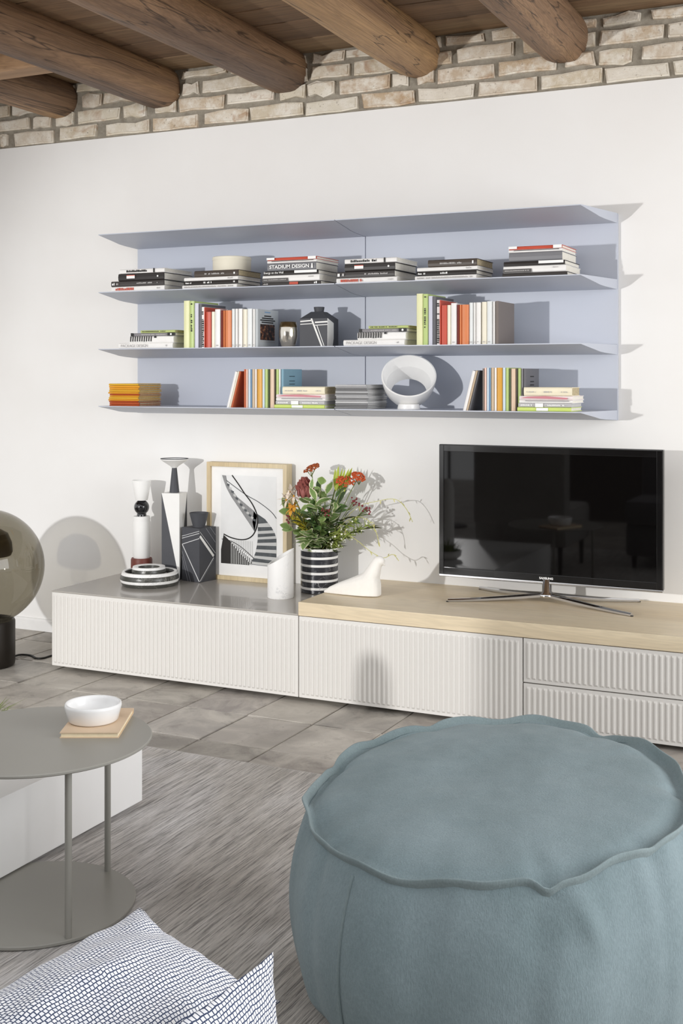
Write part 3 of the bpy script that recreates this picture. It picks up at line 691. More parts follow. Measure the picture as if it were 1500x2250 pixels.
def dress_row(s, seed):
    for i, (o, x, y, z, h, t) in enumerate(s):
        cov = o.data.materials[0].name.replace('cover_', '')
        if cov == 'whitered':
            ticks(x + t * .25, y - .0006, z + h * .93, h * .12, t * .5, LETK, o, seed, vertical=True); ticks(x + t * .25, y - .0006, z + h * .7, h * .68, t * .5, LETK, o, seed + 1, vertical=True)
            g = B(); g.box(x + t * .9, x + t + .0008, y - .0006, y + .18, z + .001, z + h - .001); g.obj('cover_board', CM['red'], o)
        elif cov == 'lime' and t > .015:
            ticks(x + t * .35, y - .0006, z + h * .72, h * .4, t * .3, LETK, o, seed + 2, vertical=True, unit=t * .3); ticks(x + t * .35, y - .0006, z + h * .95, h * .03, t * .4, LETK, o, seed + 3, vertical=True)
        elif cov in ('white', 'paper', 'ivory') and t > .009:
            ticks(x + t * .3, y - .0006, z + h * .07, h * .03, t * .4, LETG, o, seed + i, vertical=True)
        elif cov == 'picture':
            xx = x + t + .0006
            def patch(name, a0, a1, b0, b1, m): mesh(name, [(xx, y + .19 * a0, z + h * b0), (xx, y + .19 * a1, z + h * b0), (xx, y + .19 * a1, z + h * b1), (xx, y + .19 * a0, z + h * b1)], [(0, 1, 2, 3)], m, o)
            patch('cover_picture', .12, .78, .19, .61, PICM)
            for k, (a0, a1, zz) in enumerate([(.3, .62, .83), (.2, .72, .77), (.12, .8, .715), (.18, .72, .66)]): patch('lettering', a0, a1, zz - .016, zz + .016, LETK)
            patch('lettering', .32, .58, .915, .945, CM['blue']); patch('lettering', .12, .8, .135, .15, LETG)
        elif cov in ('skyblue', 'slate') and i == len(s) - 1:
            xx = x + t + .0006
            for zz in (.8, .68, .6): mesh('lettering', [(xx, y + .055, z + h * zz), (xx, y + .105, z + h * zz), (xx, y + .105, z + h * (zz + .025)), (xx, y + .055, z + h * (zz + .025))], [(0, 1, 2, 3)], plain('dim_print', '#4c6673', .7) if cov == 'skyblue' else LETK, o)
tm = NT('old_painting_print'); tm.color(tm.ramp(tm.noise(tm.coords(), 60, 3, .6), [(.42, lin('#17110d')), (.56, lin('#6b3d26')), (.7, lin('#c79a6d'))])); PICM = tm.m
s = row(ROW_B2, ZBB, Y, 'in row leading to the glass cup, middle shelf', 'upright books on the middle shelf', 9); dress_row(s, 90)
s = row(ROW_B4, ZBB, Y, 'in row ending with taupe cover, middle shelf', 'upright books on the middle shelf', 10); dress_row(s, 95)
s = row(ROW_C2, ZCC, Y, 'in row ending with blue cover, lower shelf', 'upright books on the lower shelf', 11); dress_row(s, 100)
s = row(ROW_C6, ZCC, Y, 'in row ending with slate cover, lower shelf', 'upright books on the lower shelf', 12); dress_row(s, 105)
# leaning books at the open end of the two lower rows
def leaning(xf, xt, h, cols, where, tilt, ts):
    x = xf
    for k, cov in enumerate(cols):
        M = Matrix.Rotation(tilt, 3, 'Y')
        z = ZCC
        book('up', x, Y + .002 * k, z + .0002, h, .155, ts[k], cov, PAGES, '%s book leaning on %s' % (CDESC.get(cov, 'rust red'), where), 'upright books on the lower shelf', matrix=M)
        x += ts[k] / math.cos(tilt) + .0006
    return x
CDESC['redlean'] = 'rust red'
hh = ROW_C2[0][2]
leaning(-.334, -.247, hh * .985, ['white', 'ivory', 'redlean'], 'the row with the blue cover', .27, [.012, .0065, .0065])
book('up', ROW_C2[0][0] - .0082, Y, ZCC, hh, .16, .0078, 'redlean', PAGES, 'rust red upright book starting the row with the blue cover', 'upright books on the lower shelf')
leaning(.728, .813, hh * .985, ['white', 'tan', 'slate'], 'the row with the slate cover', .25, [.013, .007, .0065])
book('up', ROW_C6[0][0] - .0072, Y, ZCC, hh, .16, .0068, 'taupe', PAGES, 'taupe upright book starting the row with the slate cover', 'upright books on the lower shelf')
def dress_c3(s, seed):
    (o, x, y, z, w, t) = s[0]; g = B(); g.box(x + w * .36, x + w * .58, y - .0008, y, z + t * .15, z + t * .85); g.obj('spine_label', LETW, o)
    (o, x, y, z, w, t) = s[1]; g = B(); g.box(x + w * .33, x + w * .48, y - .0008, y, z + .0005, z + t - .0005); g.obj('spine_label', LETW, o); ticks(x + w * .05, y - .0006, z + t * .35, w * .22, t * .3, LETW, o, seed); ticks(x + w * .56, y - .0006, z + t * .35, w * .32, t * .3, LETW, o, seed + 1)
    (o, x, y, z, w, t) = s[2]; g = B(); g.box(x + w * .12, x + w * .94, y - .0008, y, z + t * .6, z + t * .85); g.obj('spine_line', CM['midgrey'], o)
    (o, x, y, z, w, t) = s[3]; g = B(); g.prism([(x + w * .02, y - .0008, z + t * .45), (x + w * .9, y - .0008, z + t * .2), (x + w * .92, y - .0008, z + t * .55), (x + w * .5, y - .0008, z + t * .95), (x + w * .16, y - .0008, z + t * .8)], (0, .0006, 0)); g.obj('spine_pattern', plain('rose_print', '#c9808a', .6), o)
    (o, x, y, z, w, t) = s[4]; ticks(x + w * .06, y - .0006, z + t * .4, w * .2, t * .12, LETG, o, seed + 2); ticks(x + w * .35, y - .0006, z + t * .38, w * .24, t * .16, LETG, o, seed + 3); ticks(x + w * .78, y - .0006, z + t * .4, w * .14, t * .12, LETG, o, seed + 4)
s, _ = stack(STACK_C3, ZCC, -.31, 'in lying pile beside the grey magazines', 'books lying on the lower shelf', 13); dress_c3(s, 110)
s, _ = stack(STACK_C7, ZCC, -.31, 'in lying pile at television end of lower shelf', 'books lying on the lower shelf', 14); dress_c3(s, 120)
# magazine stacks
def mags(x0, w, d, H, n, cols, pg, where, group, seed):
    rr = random.Random(seed); z = ZCC; t0 = H / n
    for k in range(n):
        t = t0 * rr.uniform(.8, 1.2) if k < n - 1 else max(.004, ZCC + H - z)
        jx = rr.uniform(-.004, .004) - (.010 if (k == n - 2 and 'yellow' in cols[0]) else 0)
        c = cols[min(len(cols) - 1, int(k * len(cols) / n))]
        book('flat', x0 + jx, Y + rr.uniform(-.003, .004), z, w + rr.uniform(-.004, .006), d + rr.uniform(-.006, .004), t - .0004, c, pg,
             '%s magazine, %s from the bottom %s' % (CDESC.get(c, c), NTH[k], where), group, 'magazine', 'magazine')
        z += t
CDESC.update(yellow='golden yellow', yellow2='mustard yellow', rust='rust orange', palegrey='pale grey', midgrey='mid grey', lightgrey='light grey')
mags(-.943, .158, .175, .1, 12, ['rust', 'rust', 'rust', 'yellow', 'yellow2', 'yellow', 'rust', 'yellow', 'yellow2', 'yellow', 'yellow', 'yellow2'], PAGEG, 'of the yellow stack', 'yellow magazines at the shelf end', 21)
mags(.181, .138, .20, .098, 14, ['midgrey', 'midgrey', 'midgrey', 'lightgrey', 'palegrey', 'midgrey', 'lightgrey', 'palegrey', 'midgrey', 'lightgrey', 'midgrey', 'midgrey', 'palegrey', 'lightgrey'], PAGEK, 'of the grey stack', 'grey magazines beside the ring vase', 22)

# ------------------------------------------------------------------ television
YT = -.19; TX0, TX1, TZ0, TZ1 = .588, 1.470, .454, .981; CXT = 1.029
t = thing('television', 'black flat-screen television on a chrome four-legged cross stand', 'television', (CXT, YT, ZO))
b = B(); b.box(TX0, TX1, YT, YT + .03, TZ0 + .006, TZ1, bev=.004); b.box(TX0 + .12, TX1 - .12, YT + .029, YT + .05, TZ0 + .08, TZ1 - .1, bev=.006); b.obj('casing', BLACKGLOSS, t)
b = B()
SX0, SX1, SZ0, SZ1 = TX0 + .022, TX1 - .024, TZ0 + .036, TZ1 - .028
for (x0, x1, z0, z1) in ((TX0 + .003, SX0, TZ0 + .01, TZ1 - .003), (SX1, TX1 - .003, TZ0 + .01, TZ1 - .003), (SX0, SX1, SZ1, TZ1 - .003), (SX0, SX1, TZ0 + .01, SZ0)):
    b.box(x0, x1, YT - .004, YT + .001, z0, z1, bev=.0012)
b.obj('bezel', BLACKGLOSS, t)
b = B(); b.box(SX0, SX1, YT - .0015, YT, SZ0, SZ1); b.obj('screen', SCREEN, t)
b = B(); b.box(TX0 + .002, TX1 - .002, YT - .006, YT + .02, TZ0, TZ0 + .009, bev=.002); b.obj('trim_strip', SILVER, t)
lettering('SAMSUNG', 1.002, YT - .0048, .4715, .054, .0085, LETW, t, .03)
b = B(); b.lathe([(0, 0), (.03, 0), (.034, .006), (.03, .016), (.018, .022), (.017, .07), (0, .07)], (CXT, YT + .006, ZO + .016), 24); b.obj('stand_neck', CHROME, t, smooth=True)
for (ex, ey) in ((.688, -.358), (1.385, -.335), (1.352, -.045), (.712, -.045)):
    p0 = Vector((CXT, YT + .006, ZO + .028)); p1 = Vector((ex, ey, ZO + .007)); d = (p1 - p0); d.z = 0; d.normalize(); s_ = Vector((-d.y, d.x, 0))
    b = B(); n = 10; k0 = 0
    for i in range(n + 1):
        q = i / n; c = p0.lerp(p1, q); c.z = ZO + .007 + .021 * (1 - q) ** 1.6; w = .016 * (1 - q) + .009 * q; h = .008 * (1 - q) + .005 * q
        for a, e in ((-1, -.9), (-1, .2), (-.5, 1), (.5, 1), (1, .2), (1, -.9)): b.V.append(c + s_ * (a * w) + Vector((0, 0, e * h)))
    for i in range(n):
        for j in range(6): b.F.append((i * 6 + j, i * 6 + (j + 1) % 6, (i + 1) * 6 + (j + 1) % 6, (i + 1) * 6 + j)); b.M.append(0)
    b.F += [tuple(range(6)), tuple(n * 6 + j for j in range(6))]; b.M += [0, 0]
    lg = b.obj('leg', CHROME, t); autosmooth(lg, 40)
    b = B(); b.lathe([(0, 0), (.006, 0), (.006, .003), (0, .003)], (p1.x, p1.y, ZO), 12); b.obj('foot_pad', CORDM, lg)

# ------------------------------------------------------------------ globe floor lamp
LX, LY = -1.326, -.667
t = thing('globe_lamp', 'floor lamp with a smoked glass globe on a dark cylindrical base', 'lamp', (LX, LY, 0))
b = B(); b.lathe([(0, 0), (.118, 0), (.124, .006), (.126, .02), (.126, .19), (.122, .198), (.108, .2), (.1, .19), (0, .185)], (LX, LY, 0), 48); autosmooth(b.obj('base', BRONZE, t))
R = .25; ZG = .426; prof = []
for i in range(4, 41):
    a = -PI / 2 + PI * i / 40
    prof.append((max(0, R * math.cos(a)) if i < 40 else 0, ZG + R * math.sin(a)))
b = B(); b.lathe(prof, (LX, LY, 0), 64); b.obj('globe', SMOKE, t, smooth=True)
b = B(); b.lathe([(0, .18), (.035, .185), (.03, .2), (.012, .21), (.012, .36), (.02, .365), (.02, .395), (0, .395)], (LX, LY, 0), 24); autosmooth(b.obj('stem', SHADEIN, t))
b = B(); b.lathe([(0, .39)] + [(.045 * math.sin(PI * i / 12), .435 - .045 * math.cos(PI * i / 12)) for i in range(1, 12)] + [(0, .48)], (LX, LY, 0), 24); b.obj('bulb', BULB, t, smooth=True)
b = B(); b.lathe([(.108, .475), (.115, .49), (.112, .53), (.095, .57), (.05, .595), (0, .6), (0, .592), (.048, .588), (.09, .563), (.106, .53), (.106, .49), (.108, .475)], (LX, LY, 0), 40); autosmooth(b.obj('reflector', SHADEIN, t))
b = B(); b.tube(catmull([(-1.30, LY + .12, .006), (-1.31, -.47, .005), (-1.255, -.455, .005), (-1.20, -.485, .005), (-1.172, -.47, .005), (-1.165, -.40, .005), (-1.10, -.25, .005), (-1.06, -.06, .005)], 8), .0045, 8); b.obj('power_cord', CORDM, t, smooth=True)

# ------------------------------------------------------------------ pouf
PCX, PCY = 1.54, -2.38
def seam(th):
    fr = math.atan2(-.902, .431)     # towards the seating side
    r = .372 + .006 * math.sin(3 * th + 1) + .004 * math.sin(7 * th + 2) + .003 * math.sin(13 * th)
    z = .416 + .042 * math.cos(th - math.radians(70)) + .004 * math.sin(9 * th + .5) + .003 * math.sin(16 * th)
    for (a, w, dz, dr) in ((NOTCH, .05, -.016, .004), (NOTCH + 2.2, .06, -.012, -.008), (NOTCH + 1.25, .05, -.01, -.008), (NOTCH - 1.2, .05, -.006, -.006), (NOTCH + .6, .05, -.008, -.004), (NOTCH - 2.2, .06, -.006, -.006), (NOTCH + 3.3, .06, -.006, -.006)):
        d = (th - a + PI) % (2 * PI) - PI; g = math.exp(-(d / w) ** 2); z += dz * g; r += dr * g
    return r, z
def tilt(th): return .416 + .042 * math.cos(th - math.radians(70))
NOTCH = math.atan2(-2.73 + 2.38, 1.76 - 1.54)
t = thing('pouf', 'large round blue-grey linen pouf with a ruffled seam around its top', 'pouf', (PCX, PCY, 0))
SEG = 220
def rot(r, th, z): return (PCX + r * math.cos(th), PCY + r * math.sin(th), z)
b = B(); NR = 44
for i in range(NR + 1):
    q = i / NR                      # 0 at the seam, 1 at the floor
    for j in range(SEG):
        th = 2 * PI * j / SEG; rs, zs = seam(th)
        z = zs * (1 - q) + .0115 * q
        bul = rs + (.040 + .0) * math.sin(PI * min(1, q * 1.05)) ** .8 - .03 * max(0, q - .85) / .15
        p = Vector((math.cos(th) * 3, math.sin(th) * 3, z * 2))
        gat = (.004 * noise.noise(Vector((th * 9, z * 1.5, 0))) + .002 * noise.noise(Vector((th * 22, z * 2, 4)))) * math.exp(-q * 5)
        wr = .006 * noise.noise(p * .8) + .002 * noise.noise(p * 2.2 + Vector((5, 0, 0)))
        d = (th - NOTCH - .12 + PI) % (2 * PI) - PI
        fold = .010 * math.exp(-((d - q * .35) / .05) ** 2) * math.exp(-((q - .16) / .14) ** 2) - .007 * math.exp(-((d + .14 + q * .1) / .07) ** 2) * math.exp(-((q - .18) / .15) ** 2)
        b.V.append(Vector(rot(bul + gat + wr + fold, th, z)))
for i in range(NR):
    for j in range(SEG):
        k = (j + 1) % SEG; b.F.append((i * SEG + j, i * SEG + k, (i + 1) * SEG + k, (i + 1) * SEG + j)); b.M.append(0)
b.F.append(tuple(NR * SEG + j for j in range(SEG))); b.M.append(0)
b.obj('side_panel', POUF, t, smooth=True)
b = B(); NT_ = 30
b.V.append(Vector((PCX, PCY, .416 + .034)))
for i in range(1, NT_ + 1):
    q = i / NT_
    for j in range(SEG):
        th = 2 * PI * j / SEG; rs, zs = seam(th)
        p = Vector((q * math.cos(th) * 3, q * math.sin(th) * 3, 0))
        zz = .416 + (tilt(th) - .416) * q + (zs - tilt(th)) * q ** 9 + .034 * (1 - q ** 4) + .005 * noise.noise(p * .9) * (1 - q ** 6) + .0012 * noise.noise(p * 3) * (1 - q ** 6)
        zz -= .010 * math.exp(-((q - .96) / .035) ** 2) * (1 - (1 if q == 1 else 0))
        zz += .0025 * noise.noise(Vector((math.cos(th) * 7, math.sin(th) * 7, 3))) * math.exp(-((q - .88) / .1) ** 2)
        b.V.append(Vector(rot((.372 + (rs - .372) * q ** 6) * q, th, zz)))
for j in range(SEG): b.F.append((0, 1 + j, 1 + (j + 1) % SEG)); b.M.append(0)
for i in range(NT_ - 1):
    for j in range(SEG):
        k = (j + 1) % SEG; b.F.append((1 + i * SEG + j, 1 + (i + 1) * SEG + j, 1 + (i + 1) * SEG + k, 1 + i * SEG + k)); b.M.append(0)
b.obj('top_panel', POUF, t, smooth=True)
b = B(); prof = [(-.003, -.003), (.003, .006), (.0065, .0115), (.009, .0125), (.0105, .0105), (.008, .003), (.003, -.006)]; n = len(prof)
for j in range(SEG):
    th = 2 * PI * j / SEG; rs, zs = seam(th); wv = .004 * noise.noise(Vector((math.cos(th) * 6, math.sin(th) * 6, 1))) + .0015 * math.sin(23 * th)
    for (a, c) in prof: b.V.append(Vector(rot(rs + a + wv * max(0, c) / .02, th, zs + c * (1 + 12 * wv))))
for j in range(SEG):
    k = (j + 1) % SEG
    for i in range(n - 1): b.F.append((j * n + i, k * n + i, k * n + i + 1, j * n + i + 1)); b.M.append(0)
b.obj('seam_ruffle', POUFSEAM, t, smooth=True)
def side_seam(th0):
    b = B(); pts = []
    for i in range(2, NR - 1):
        q = i / NR; th = th0 - .05 * q; rs, zs = seam(th)
        j = int(round((th % (2 * PI)) / (2 * PI) * SEG)) % SEG
        z = zs * (1 - q); bul = rs + .04 * math.sin(PI * min(1, q * 1.05)) ** .8 - .03 * max(0, q - .85) / .15
        p = Vector((math.cos(th) * 3, math.sin(th) * 3, z * 2)); wr = .006 * noise.noise(p * .8) + .002 * noise.noise(p * 2.2 + Vector((5, 0, 0)))
        gat = (.004 * noise.noise(Vector((th * 9, z * 1.5, 0))) + .002 * noise.noise(Vector((th * 22, z * 2, 4)))) * math.exp(-q * 5)
        pts.append(rot(bul + wr + gat + .0005, th, z))
    b.tube(pts, .0035, 8); b.obj('side_seam', POUFSEAM, t, smooth=True)
side_seam(math.atan2(-2.755 + 2.38, 1.40 - 1.54)); side_seam(math.atan2(-2.755 + 2.38, 1.40 - 1.54) + PI)

# ------------------------------------------------------------------ round side table with book and bowl
SX, SY, SZ = .442, -2.452, .402
t = thing('side_table', 'round grey metal side table with thin poles and disc base', 'table', (SX, SY, 0))
b = B(); b.lathe([(0, SZ - .009), (.264, SZ - .009), (.269, SZ - .006), (.2695, SZ - .002), (.267, SZ), (0, SZ)], (SX, SY, 0), 96); autosmooth(b.obj('tabletop', TABLE, t))
b = B(); b.lathe([(0, .0105), (.228, .0105), (.231, .013), (.231, .018), (.229, .02), (0, .02)], (SX, SY, 0), 96); autosmooth(b.obj('base', TABLE, t))
for (dx, dy) in ((.187, -.117), (.048, .212)):
    b = B(); b.tube([(SX + dx, SY + dy, .019), (SX + dx, SY + dy, SZ - .008)], .0078, 20); autosmooth(b.obj('leg', TABLE, t))
CM['kraft'] = plain('cover_kraft', '#dcc3a6', .6, var=.03)
book('flat', .516 + .011, -2.188 + .007, SZ + .0002, .138, .212, .0135, 'kraft', plain('cream_pages', '#f1e3c3', .8, var=.05, vscale=60), 'kraft paper paperback lying on the round side table', None, matrix=Matrix.Rotation(math.radians(25.8 + 180), 3, 'Z'))
b = B(); zb = SZ + .0142; b.lathe([(0, 0), (.055, 0), (.060, .004), (.0685, .036), (.0675, .043), (.0655, .0445), (.0625, .043), (.0615, .036), (.055, .010), (.048, .007), (0, .006)], (.505, -2.318, zb), 56)
o = b.obj('bowl', plain('frosted_white_ceramic', '#f6f6f6', .25, coat=.3), origin=(.505, -2.318, zb), smooth=True); tag(o, 'small white bowl standing on the kraft paperback', 'bowl')

# ------------------------------------------------------------------ white low table with a potted grass
t = thing('coffee_table', 'white low block coffee table behind the round side table', 'table', (-.15, -2.3, 0))
b = B(); b.box(-.58, .288, -2.9, -1.803, .024, .2195, bev=.002); b.obj('body', WHITEBOX, t)
b = B(); b.box(-.53, .15, -2.85, -1.85, .0115, .024); b.obj('plinth', DARKGAP, t)
GX, GY, GZ = -.075, -2.07, .2197
t = thing('potted_grass', 'tuft of green grass in a pale bowl on the white coffee table', 'plant', (GX, GY, GZ))
b = B(); b.lathe([(0, 0), (.05, 0), (.075, .02), (.08, .05), (.076, .05), (.07, .022), (.045, .008), (0, .008)], (GX, GY, GZ), 32); b.obj('bowl', CERAM, t, smooth=True)
b = B(); b.lathe([(0, .03), (.07, .032), (0, .04)], (GX, GY, GZ), 24); b.obj('soil', DARKGAP, t)
b = B(); rr = random.Random(5)
for i in range(160):
    a = rr.uniform(0, 2 * PI); r = rr.uniform(0, .06); h = rr.uniform(.05, .095); p0 = Vector((GX + r * math.cos(a), GY + r * math.sin(a), GZ + .03))
    d = Vector((math.cos(a + rr.uniform(-.6, .6)), math.sin(a + rr.uniform(-.6, .6)), 0)); s_ = Vector((-d.y, d.x, 0)) * .0018
    p1 = p0 + d * h * .3 + Vector((0, 0, h * .6)); p2 = p0 + d * h * .9 + Vector((0, 0, h * .8))
    b.add([p0 - s_, p0 + s_, p1 + s_, p1 - s_, p2], [(0, 1, 2, 3), (3, 2, 4)])
o = b.obj('grass_blades', plain('grass_green', '#7d8f45', .6, var=.3, vscale=40), t); o['kind'] = 'stuff'

# ------------------------------------------------------------------ sofa and its patterned cushions
t = thing('sofa', 'low grey sofa facing the television, two gridded cushions on it', 'sofa', (1.1, -3.7, 0))
b = B(); b.box(.62, 1.62, -4.2, -3.47, .09, .30, bev=.03); autosmooth(b.obj('frame', SOFA, t))
b = B(); b.box(.62, 1.12, -3.98, -3.45, .295, .45, bev=.03); autosmooth(b.obj('seat_cushion', SOFA, t))
b = B(); b.box(1.125, 1.62, -3.98, -3.45, .295, .45, bev=.03); autosmooth(b.obj('seat_cushion', SOFA, t))
b = B(); b.box(.62, 1.5, -4.18, -3.97, .29, .72, bev=.05); autosmooth(b.obj('backrest', SOFA, t))
for lx, ly in ((.67, -4.15), (1.57, -4.15), (.67, -3.52), (1.57, -3.52)):
    b = B(); b.lathe([(0, .0115), (.014, .0115), (.02, .105), (0, .105)], (lx, ly, 0), 16); autosmooth(b.obj('leg', CORDM, t))
# armchair whose back shades the drawer fronts, carafe on the white table, lamp that lights the wall
t = thing('armchair', 'high-backed pale grey armchair reflected dimly in the television', 'armchair', (-.02, -3.2, 0))
ARM = m_fabric('pale_grey_wool', [lin('#8d8a86'), lin('#9b9894')], 300, .3)
b = B(); b.box(-.245, .36, -3.62, -3.0, .18, .42, bev=.04); autosmooth(b.obj('seat', ARM, t))
b = B(); b.box(-.25, .36, -3.12, -2.98, .30, .925, bev=.045); autosmooth(b.obj('backrest', ARM, t))
for lx, ly in ((-.2, -3.57), (.31, -3.57), (-.2, -3.04), (.31, -3.04)):
    b = B(); b.lathe([(0, .0115), (.012, .0115), (.017, .19), (0, .19)], (lx, ly, 0), 16); autosmooth(b.obj('leg', CORDM, t))
b = B(); b.lathe([(0, 0), (.038, 0), (.042, .006), (.043, .3), (.041, .37), (.034, .41), (.02, .43), (0, .436)], (-.165, -2.3, .2197), 32)
o = b.obj('tall_flask', CERAMM, origin=(-.165, -2.3, .2197), smooth=True); tag(o, 'tall round-topped white flask on the white coffee table', 'flask')
KL = Vector((-1.2, -5.0, 1.35)); KA = Vector((.12, 0, .75))
t = thing('floor_spotlight', 'black floor spotlight on a slim stand lighting the shelf wall', 'lamp', (KL.x, KL.y, 0))
b = B(); b.lathe([(0, 0), (.15, 0), (.15, .012), (.02, .02), (.012, .03), (.012, KL.z - .12), (0, KL.z - .12)], (KL.x, KL.y - .12, 0), 32); autosmooth(b.obj('stand', CORDM, t))
M = Vector((0, 0, 1)).rotation_difference((KA - KL).normalized()).to_matrix()
b = B(); b.lathe([(0, -.14), (.05, -.135), (.085, -.06), (.095, .03), (.092, .03), (.08, -.055), (.045, -.12), (0, -.125)], KL, 32, M=M); autosmooth(b.obj('lamp_head', CORDM, t))
sp = bpy.data.lights.new('spot', 'SPOT'); sp.energy = 450; sp.shadow_soft_size = .05; sp.spot_size = math.radians(63); sp.spot_blend = .6; sp.color = (1, .99, .98)
spo = bpy.data.objects.new('spot', sp); COL.objects.link(spo); spo.parent = t; spo.location = KL - ORI[t]; spo.rotation_euler = (KA - KL).to_track_quat('-Z', 'Y').to_euler()
FWD = Vector((-.4311, .9023, 0)); RGT = Vector((.9023, .4311, 0)); EYE = Vector((2.3, -4.677, 1.25))
def cw(r, f, z): return Vector((EYE.x, EYE.y, 0)) + RGT * r + FWD * f + Vector((0, 0, z))
def cushion(P0, e1, e2, la, lb, th, label, seed, uvr=0):
    e1 = e1.normalized(); e2 = (e2 - e1 * e1.dot(e2)).normalized(); nn = e1.cross(e2).normalized()
    if nn.z < 0: nn = -nn
    N = 44; V = []; F = []; UV = []
    for side in (1, -1):
        for i in range(N + 1):
            for j in range(N + 1):
                u, v = i / N, j / N; a = 2 * u - 1; c = 2 * v - 1
                pin = .035 * (1 - c * c) * a * abs(a) ** 3, .035 * (1 - a * a) * c * abs(c) ** 3
                uu = u - pin[0]; vv = v - pin[1]
                h = th * .5 * max(0, math.cos(PI / 2 * a) * math.cos(PI / 2 * c)) ** .62
                h *= 1 + .10 * noise.noise(Vector((u * 4, v * 4, seed)))
                w = .006 * noise.noise(Vector((u * 7, v * 7, seed + 3)))
                V.append(P0 + e1 * (la * uu) + e2 * (lb * vv) + nn * (side * h + w)); UV.append((u * la / .4, v * lb / .4))
    M_ = (N + 1) ** 2
    for s_ in (0, 1):
        for i in range(N):
            for j in range(N):
                k = s_ * M_ + i * (N + 1) + j; F.append((k, k + N + 1, k + N + 2, k + 1))
    o = mesh('cushion', V, F, CUSH, origin=P0 + e1 * la / 2 + e2 * lb / 2 - Vector((0, 0, 0)), smooth=True, uv=UV)
    bm = bmesh.new(); bm.from_mesh(o.data); bmesh.ops.remove_doubles(bm, verts=bm.verts, dist=.0004); bmesh.ops.recalc_face_normals(bm, faces=bm.faces); bm.to_mesh(o.data); bm.free()
    o.data.polygons.foreach_set('use_smooth', [True] * len(o.data.polygons))
    tag(o, label, 'cushion', 'gridded cushions on the sofa'); return o
def cv(r, f, z): return RGT * r + FWD * f + Vector((0, 0, z))
cushion(cw(-.240, 1.42, .62), cv(-.514, -.858, 0), cv(.826, -.495, -.275), .44, .21, .10, 'larger white cushion with navy grid pattern, tipped up beside the side table', 1)
cushion(cw(-.0701, 1.228, .66), cv(-.536, -.844, 0), cv(.167, -.106, -.98), .42, .205, .08, 'white cushion with navy grid pattern propped upright in front of another', 2)

# ------------------------------------------------------------------ ornaments on the cabinets
ZT2 = ZT + .0042
def view_axes(x, y):
    tcam = Vector((EYE.x - x, EYE.y - y, 0)).normalized(); return tcam, Vector((-tcam.y, tcam.x, 0))
# stacked marble dishes
def dish(c, R, z, bands, name, label, inner):
    """bands: list of (material index, height); rim is rounded, hollow inside"""
    prof = []; mats = []; zz = 0; H = sum(h for _, h in bands)
    pts = [(0, 0, 1), (R * .8, 0, bands[0][0])]
    for k, (m, h) in enumerate(bands):
        for q in range(4):
            s_ = (zz + h * q / 4) / H; pts.append((R * (.86 + .14 * math.sin(PI * (.12 + .76 * s_))), zz + h * q / 4, m))
        zz += h
    pts += [(R * .93, H, bands[-1][0]), (R * .86, H + .001, bands[-1][0]), (R * inner, H - .003, 1), (R * (inner - .03), H * .45, 1), (R * .3, H * .35, 1), (0, H * .35, 1)]
    prof = [(p[0], p[1]) for p in pts]; mats = [p[2] for p in pts[1:]]
    mats = [pts[i + 1][2] if i == 0 else pts[i][2] for i in range(len(pts) - 1)]
    b = B(); b.lathe(prof, (c[0], c[1], z), 64, mats)
    o = b.obj(name, [MARBW, MARBB], origin=(c[0], c[1], z)); autosmooth(o, 50); tag(o, label, 'dish'); return H
RX, RY = -.722, -.305
H1 = dish((RX, RY), .128, ZT2, [(1, .016), (0, .012), (1, .020), (0, .012)], 'marble_dish', 'large round dish in black and white marble layers', .84)
H2 = dish((RX - .012, RY + .012), .076, ZT2 + H1 * .36, [(1, .014), (0, .014), (1, .018), (0, .010)], 'marble_dish', 'small ringed marble dish sitting inside the large layered dish', .62)

# totem candlestick
KX, KY = -.894, -.12
t = thing('candlestick', 'slim totem candlestick with cream cylinder, black ball and oxblood foot', 'candlestick', (KX, KY, ZT2))
def L(name, prof, mat, smooth=40, seg=40, c=(KX, KY, 0), par=None):
    b = B(); b.lathe(prof, c, seg); o = b.obj(name, mat, par or t); autosmooth(o, smooth); return o
L('foot', [(0, ZT2), (.045, ZT2), (.049, .345), (.049, .412), (.046, .42), (0, .42)], REDCLAY)
L('cylinder', [(0, .419), (.036, .42), (.0405, .43), (.0405, .585), (.038, .592), (.04, .6), (.037, .611), (0, .612)], CERAMM)
L('ball', [(0, .61), (.022, .611), (.021, .622)] + [(.0345 * math.cos(a), .652 + .0345 * math.sin(a)) for a in [-.95 + 1.9 * k / 12 for k in range(13)]] + [(.016, .683), (0, .684)], ANTHRD)
L('cup', [(0, .683), (.027, .684), (.029, .69), (.044, .772), (.042, .776), (.04, .772), (.024, .70), (0, .698)], CERAMM)

# tall two-tone vase
def corners(x, y, q, alpha):
    tc, r = view_axes(x, y); f = tc * math.cos(alpha) + r * math.sin(alpha); g = r * math.cos(alpha) - tc * math.sin(alpha)
    c = Vector((x, y, 0)); return c - g * q, c + f * q, c + g * q, c - f * q   # left, front, right, back
def up(p, z): return Vector((p.x, p.y, z))
VX, VY = -.712, -.125
t = thing('tall_vase', 'tall two-tone vase of white and anthracite triangles with flared bowl top', 'vase', (VX, VY, ZT2))
lc, fc, rc, bc = corners(VX, VY, .0607, math.radians(21)); z0, z1 = ZT2, .727
b = B(); T = [up(p, z1) for p in (lc, fc, rc, bc)]; Q = [up(p, z0) for p in (lc, fc, rc, bc)]
b.add([T[0], T[1], Q[1]], [(0, 1, 2)], 0); b.add([T[0], Q[1], Q[0]], [(0, 1, 2)], 1)
b.add([T[1], T[2], Q[1]], [(0, 1, 2)], 0); b.add([T[2], Q[2], Q[1]], [(0, 1, 2)], 1)
b.add([T[2], T[3], Q[2]], [(0, 1, 2)], 0); b.add([T[3], Q[3], Q[2]], [(0, 1, 2)], 1)
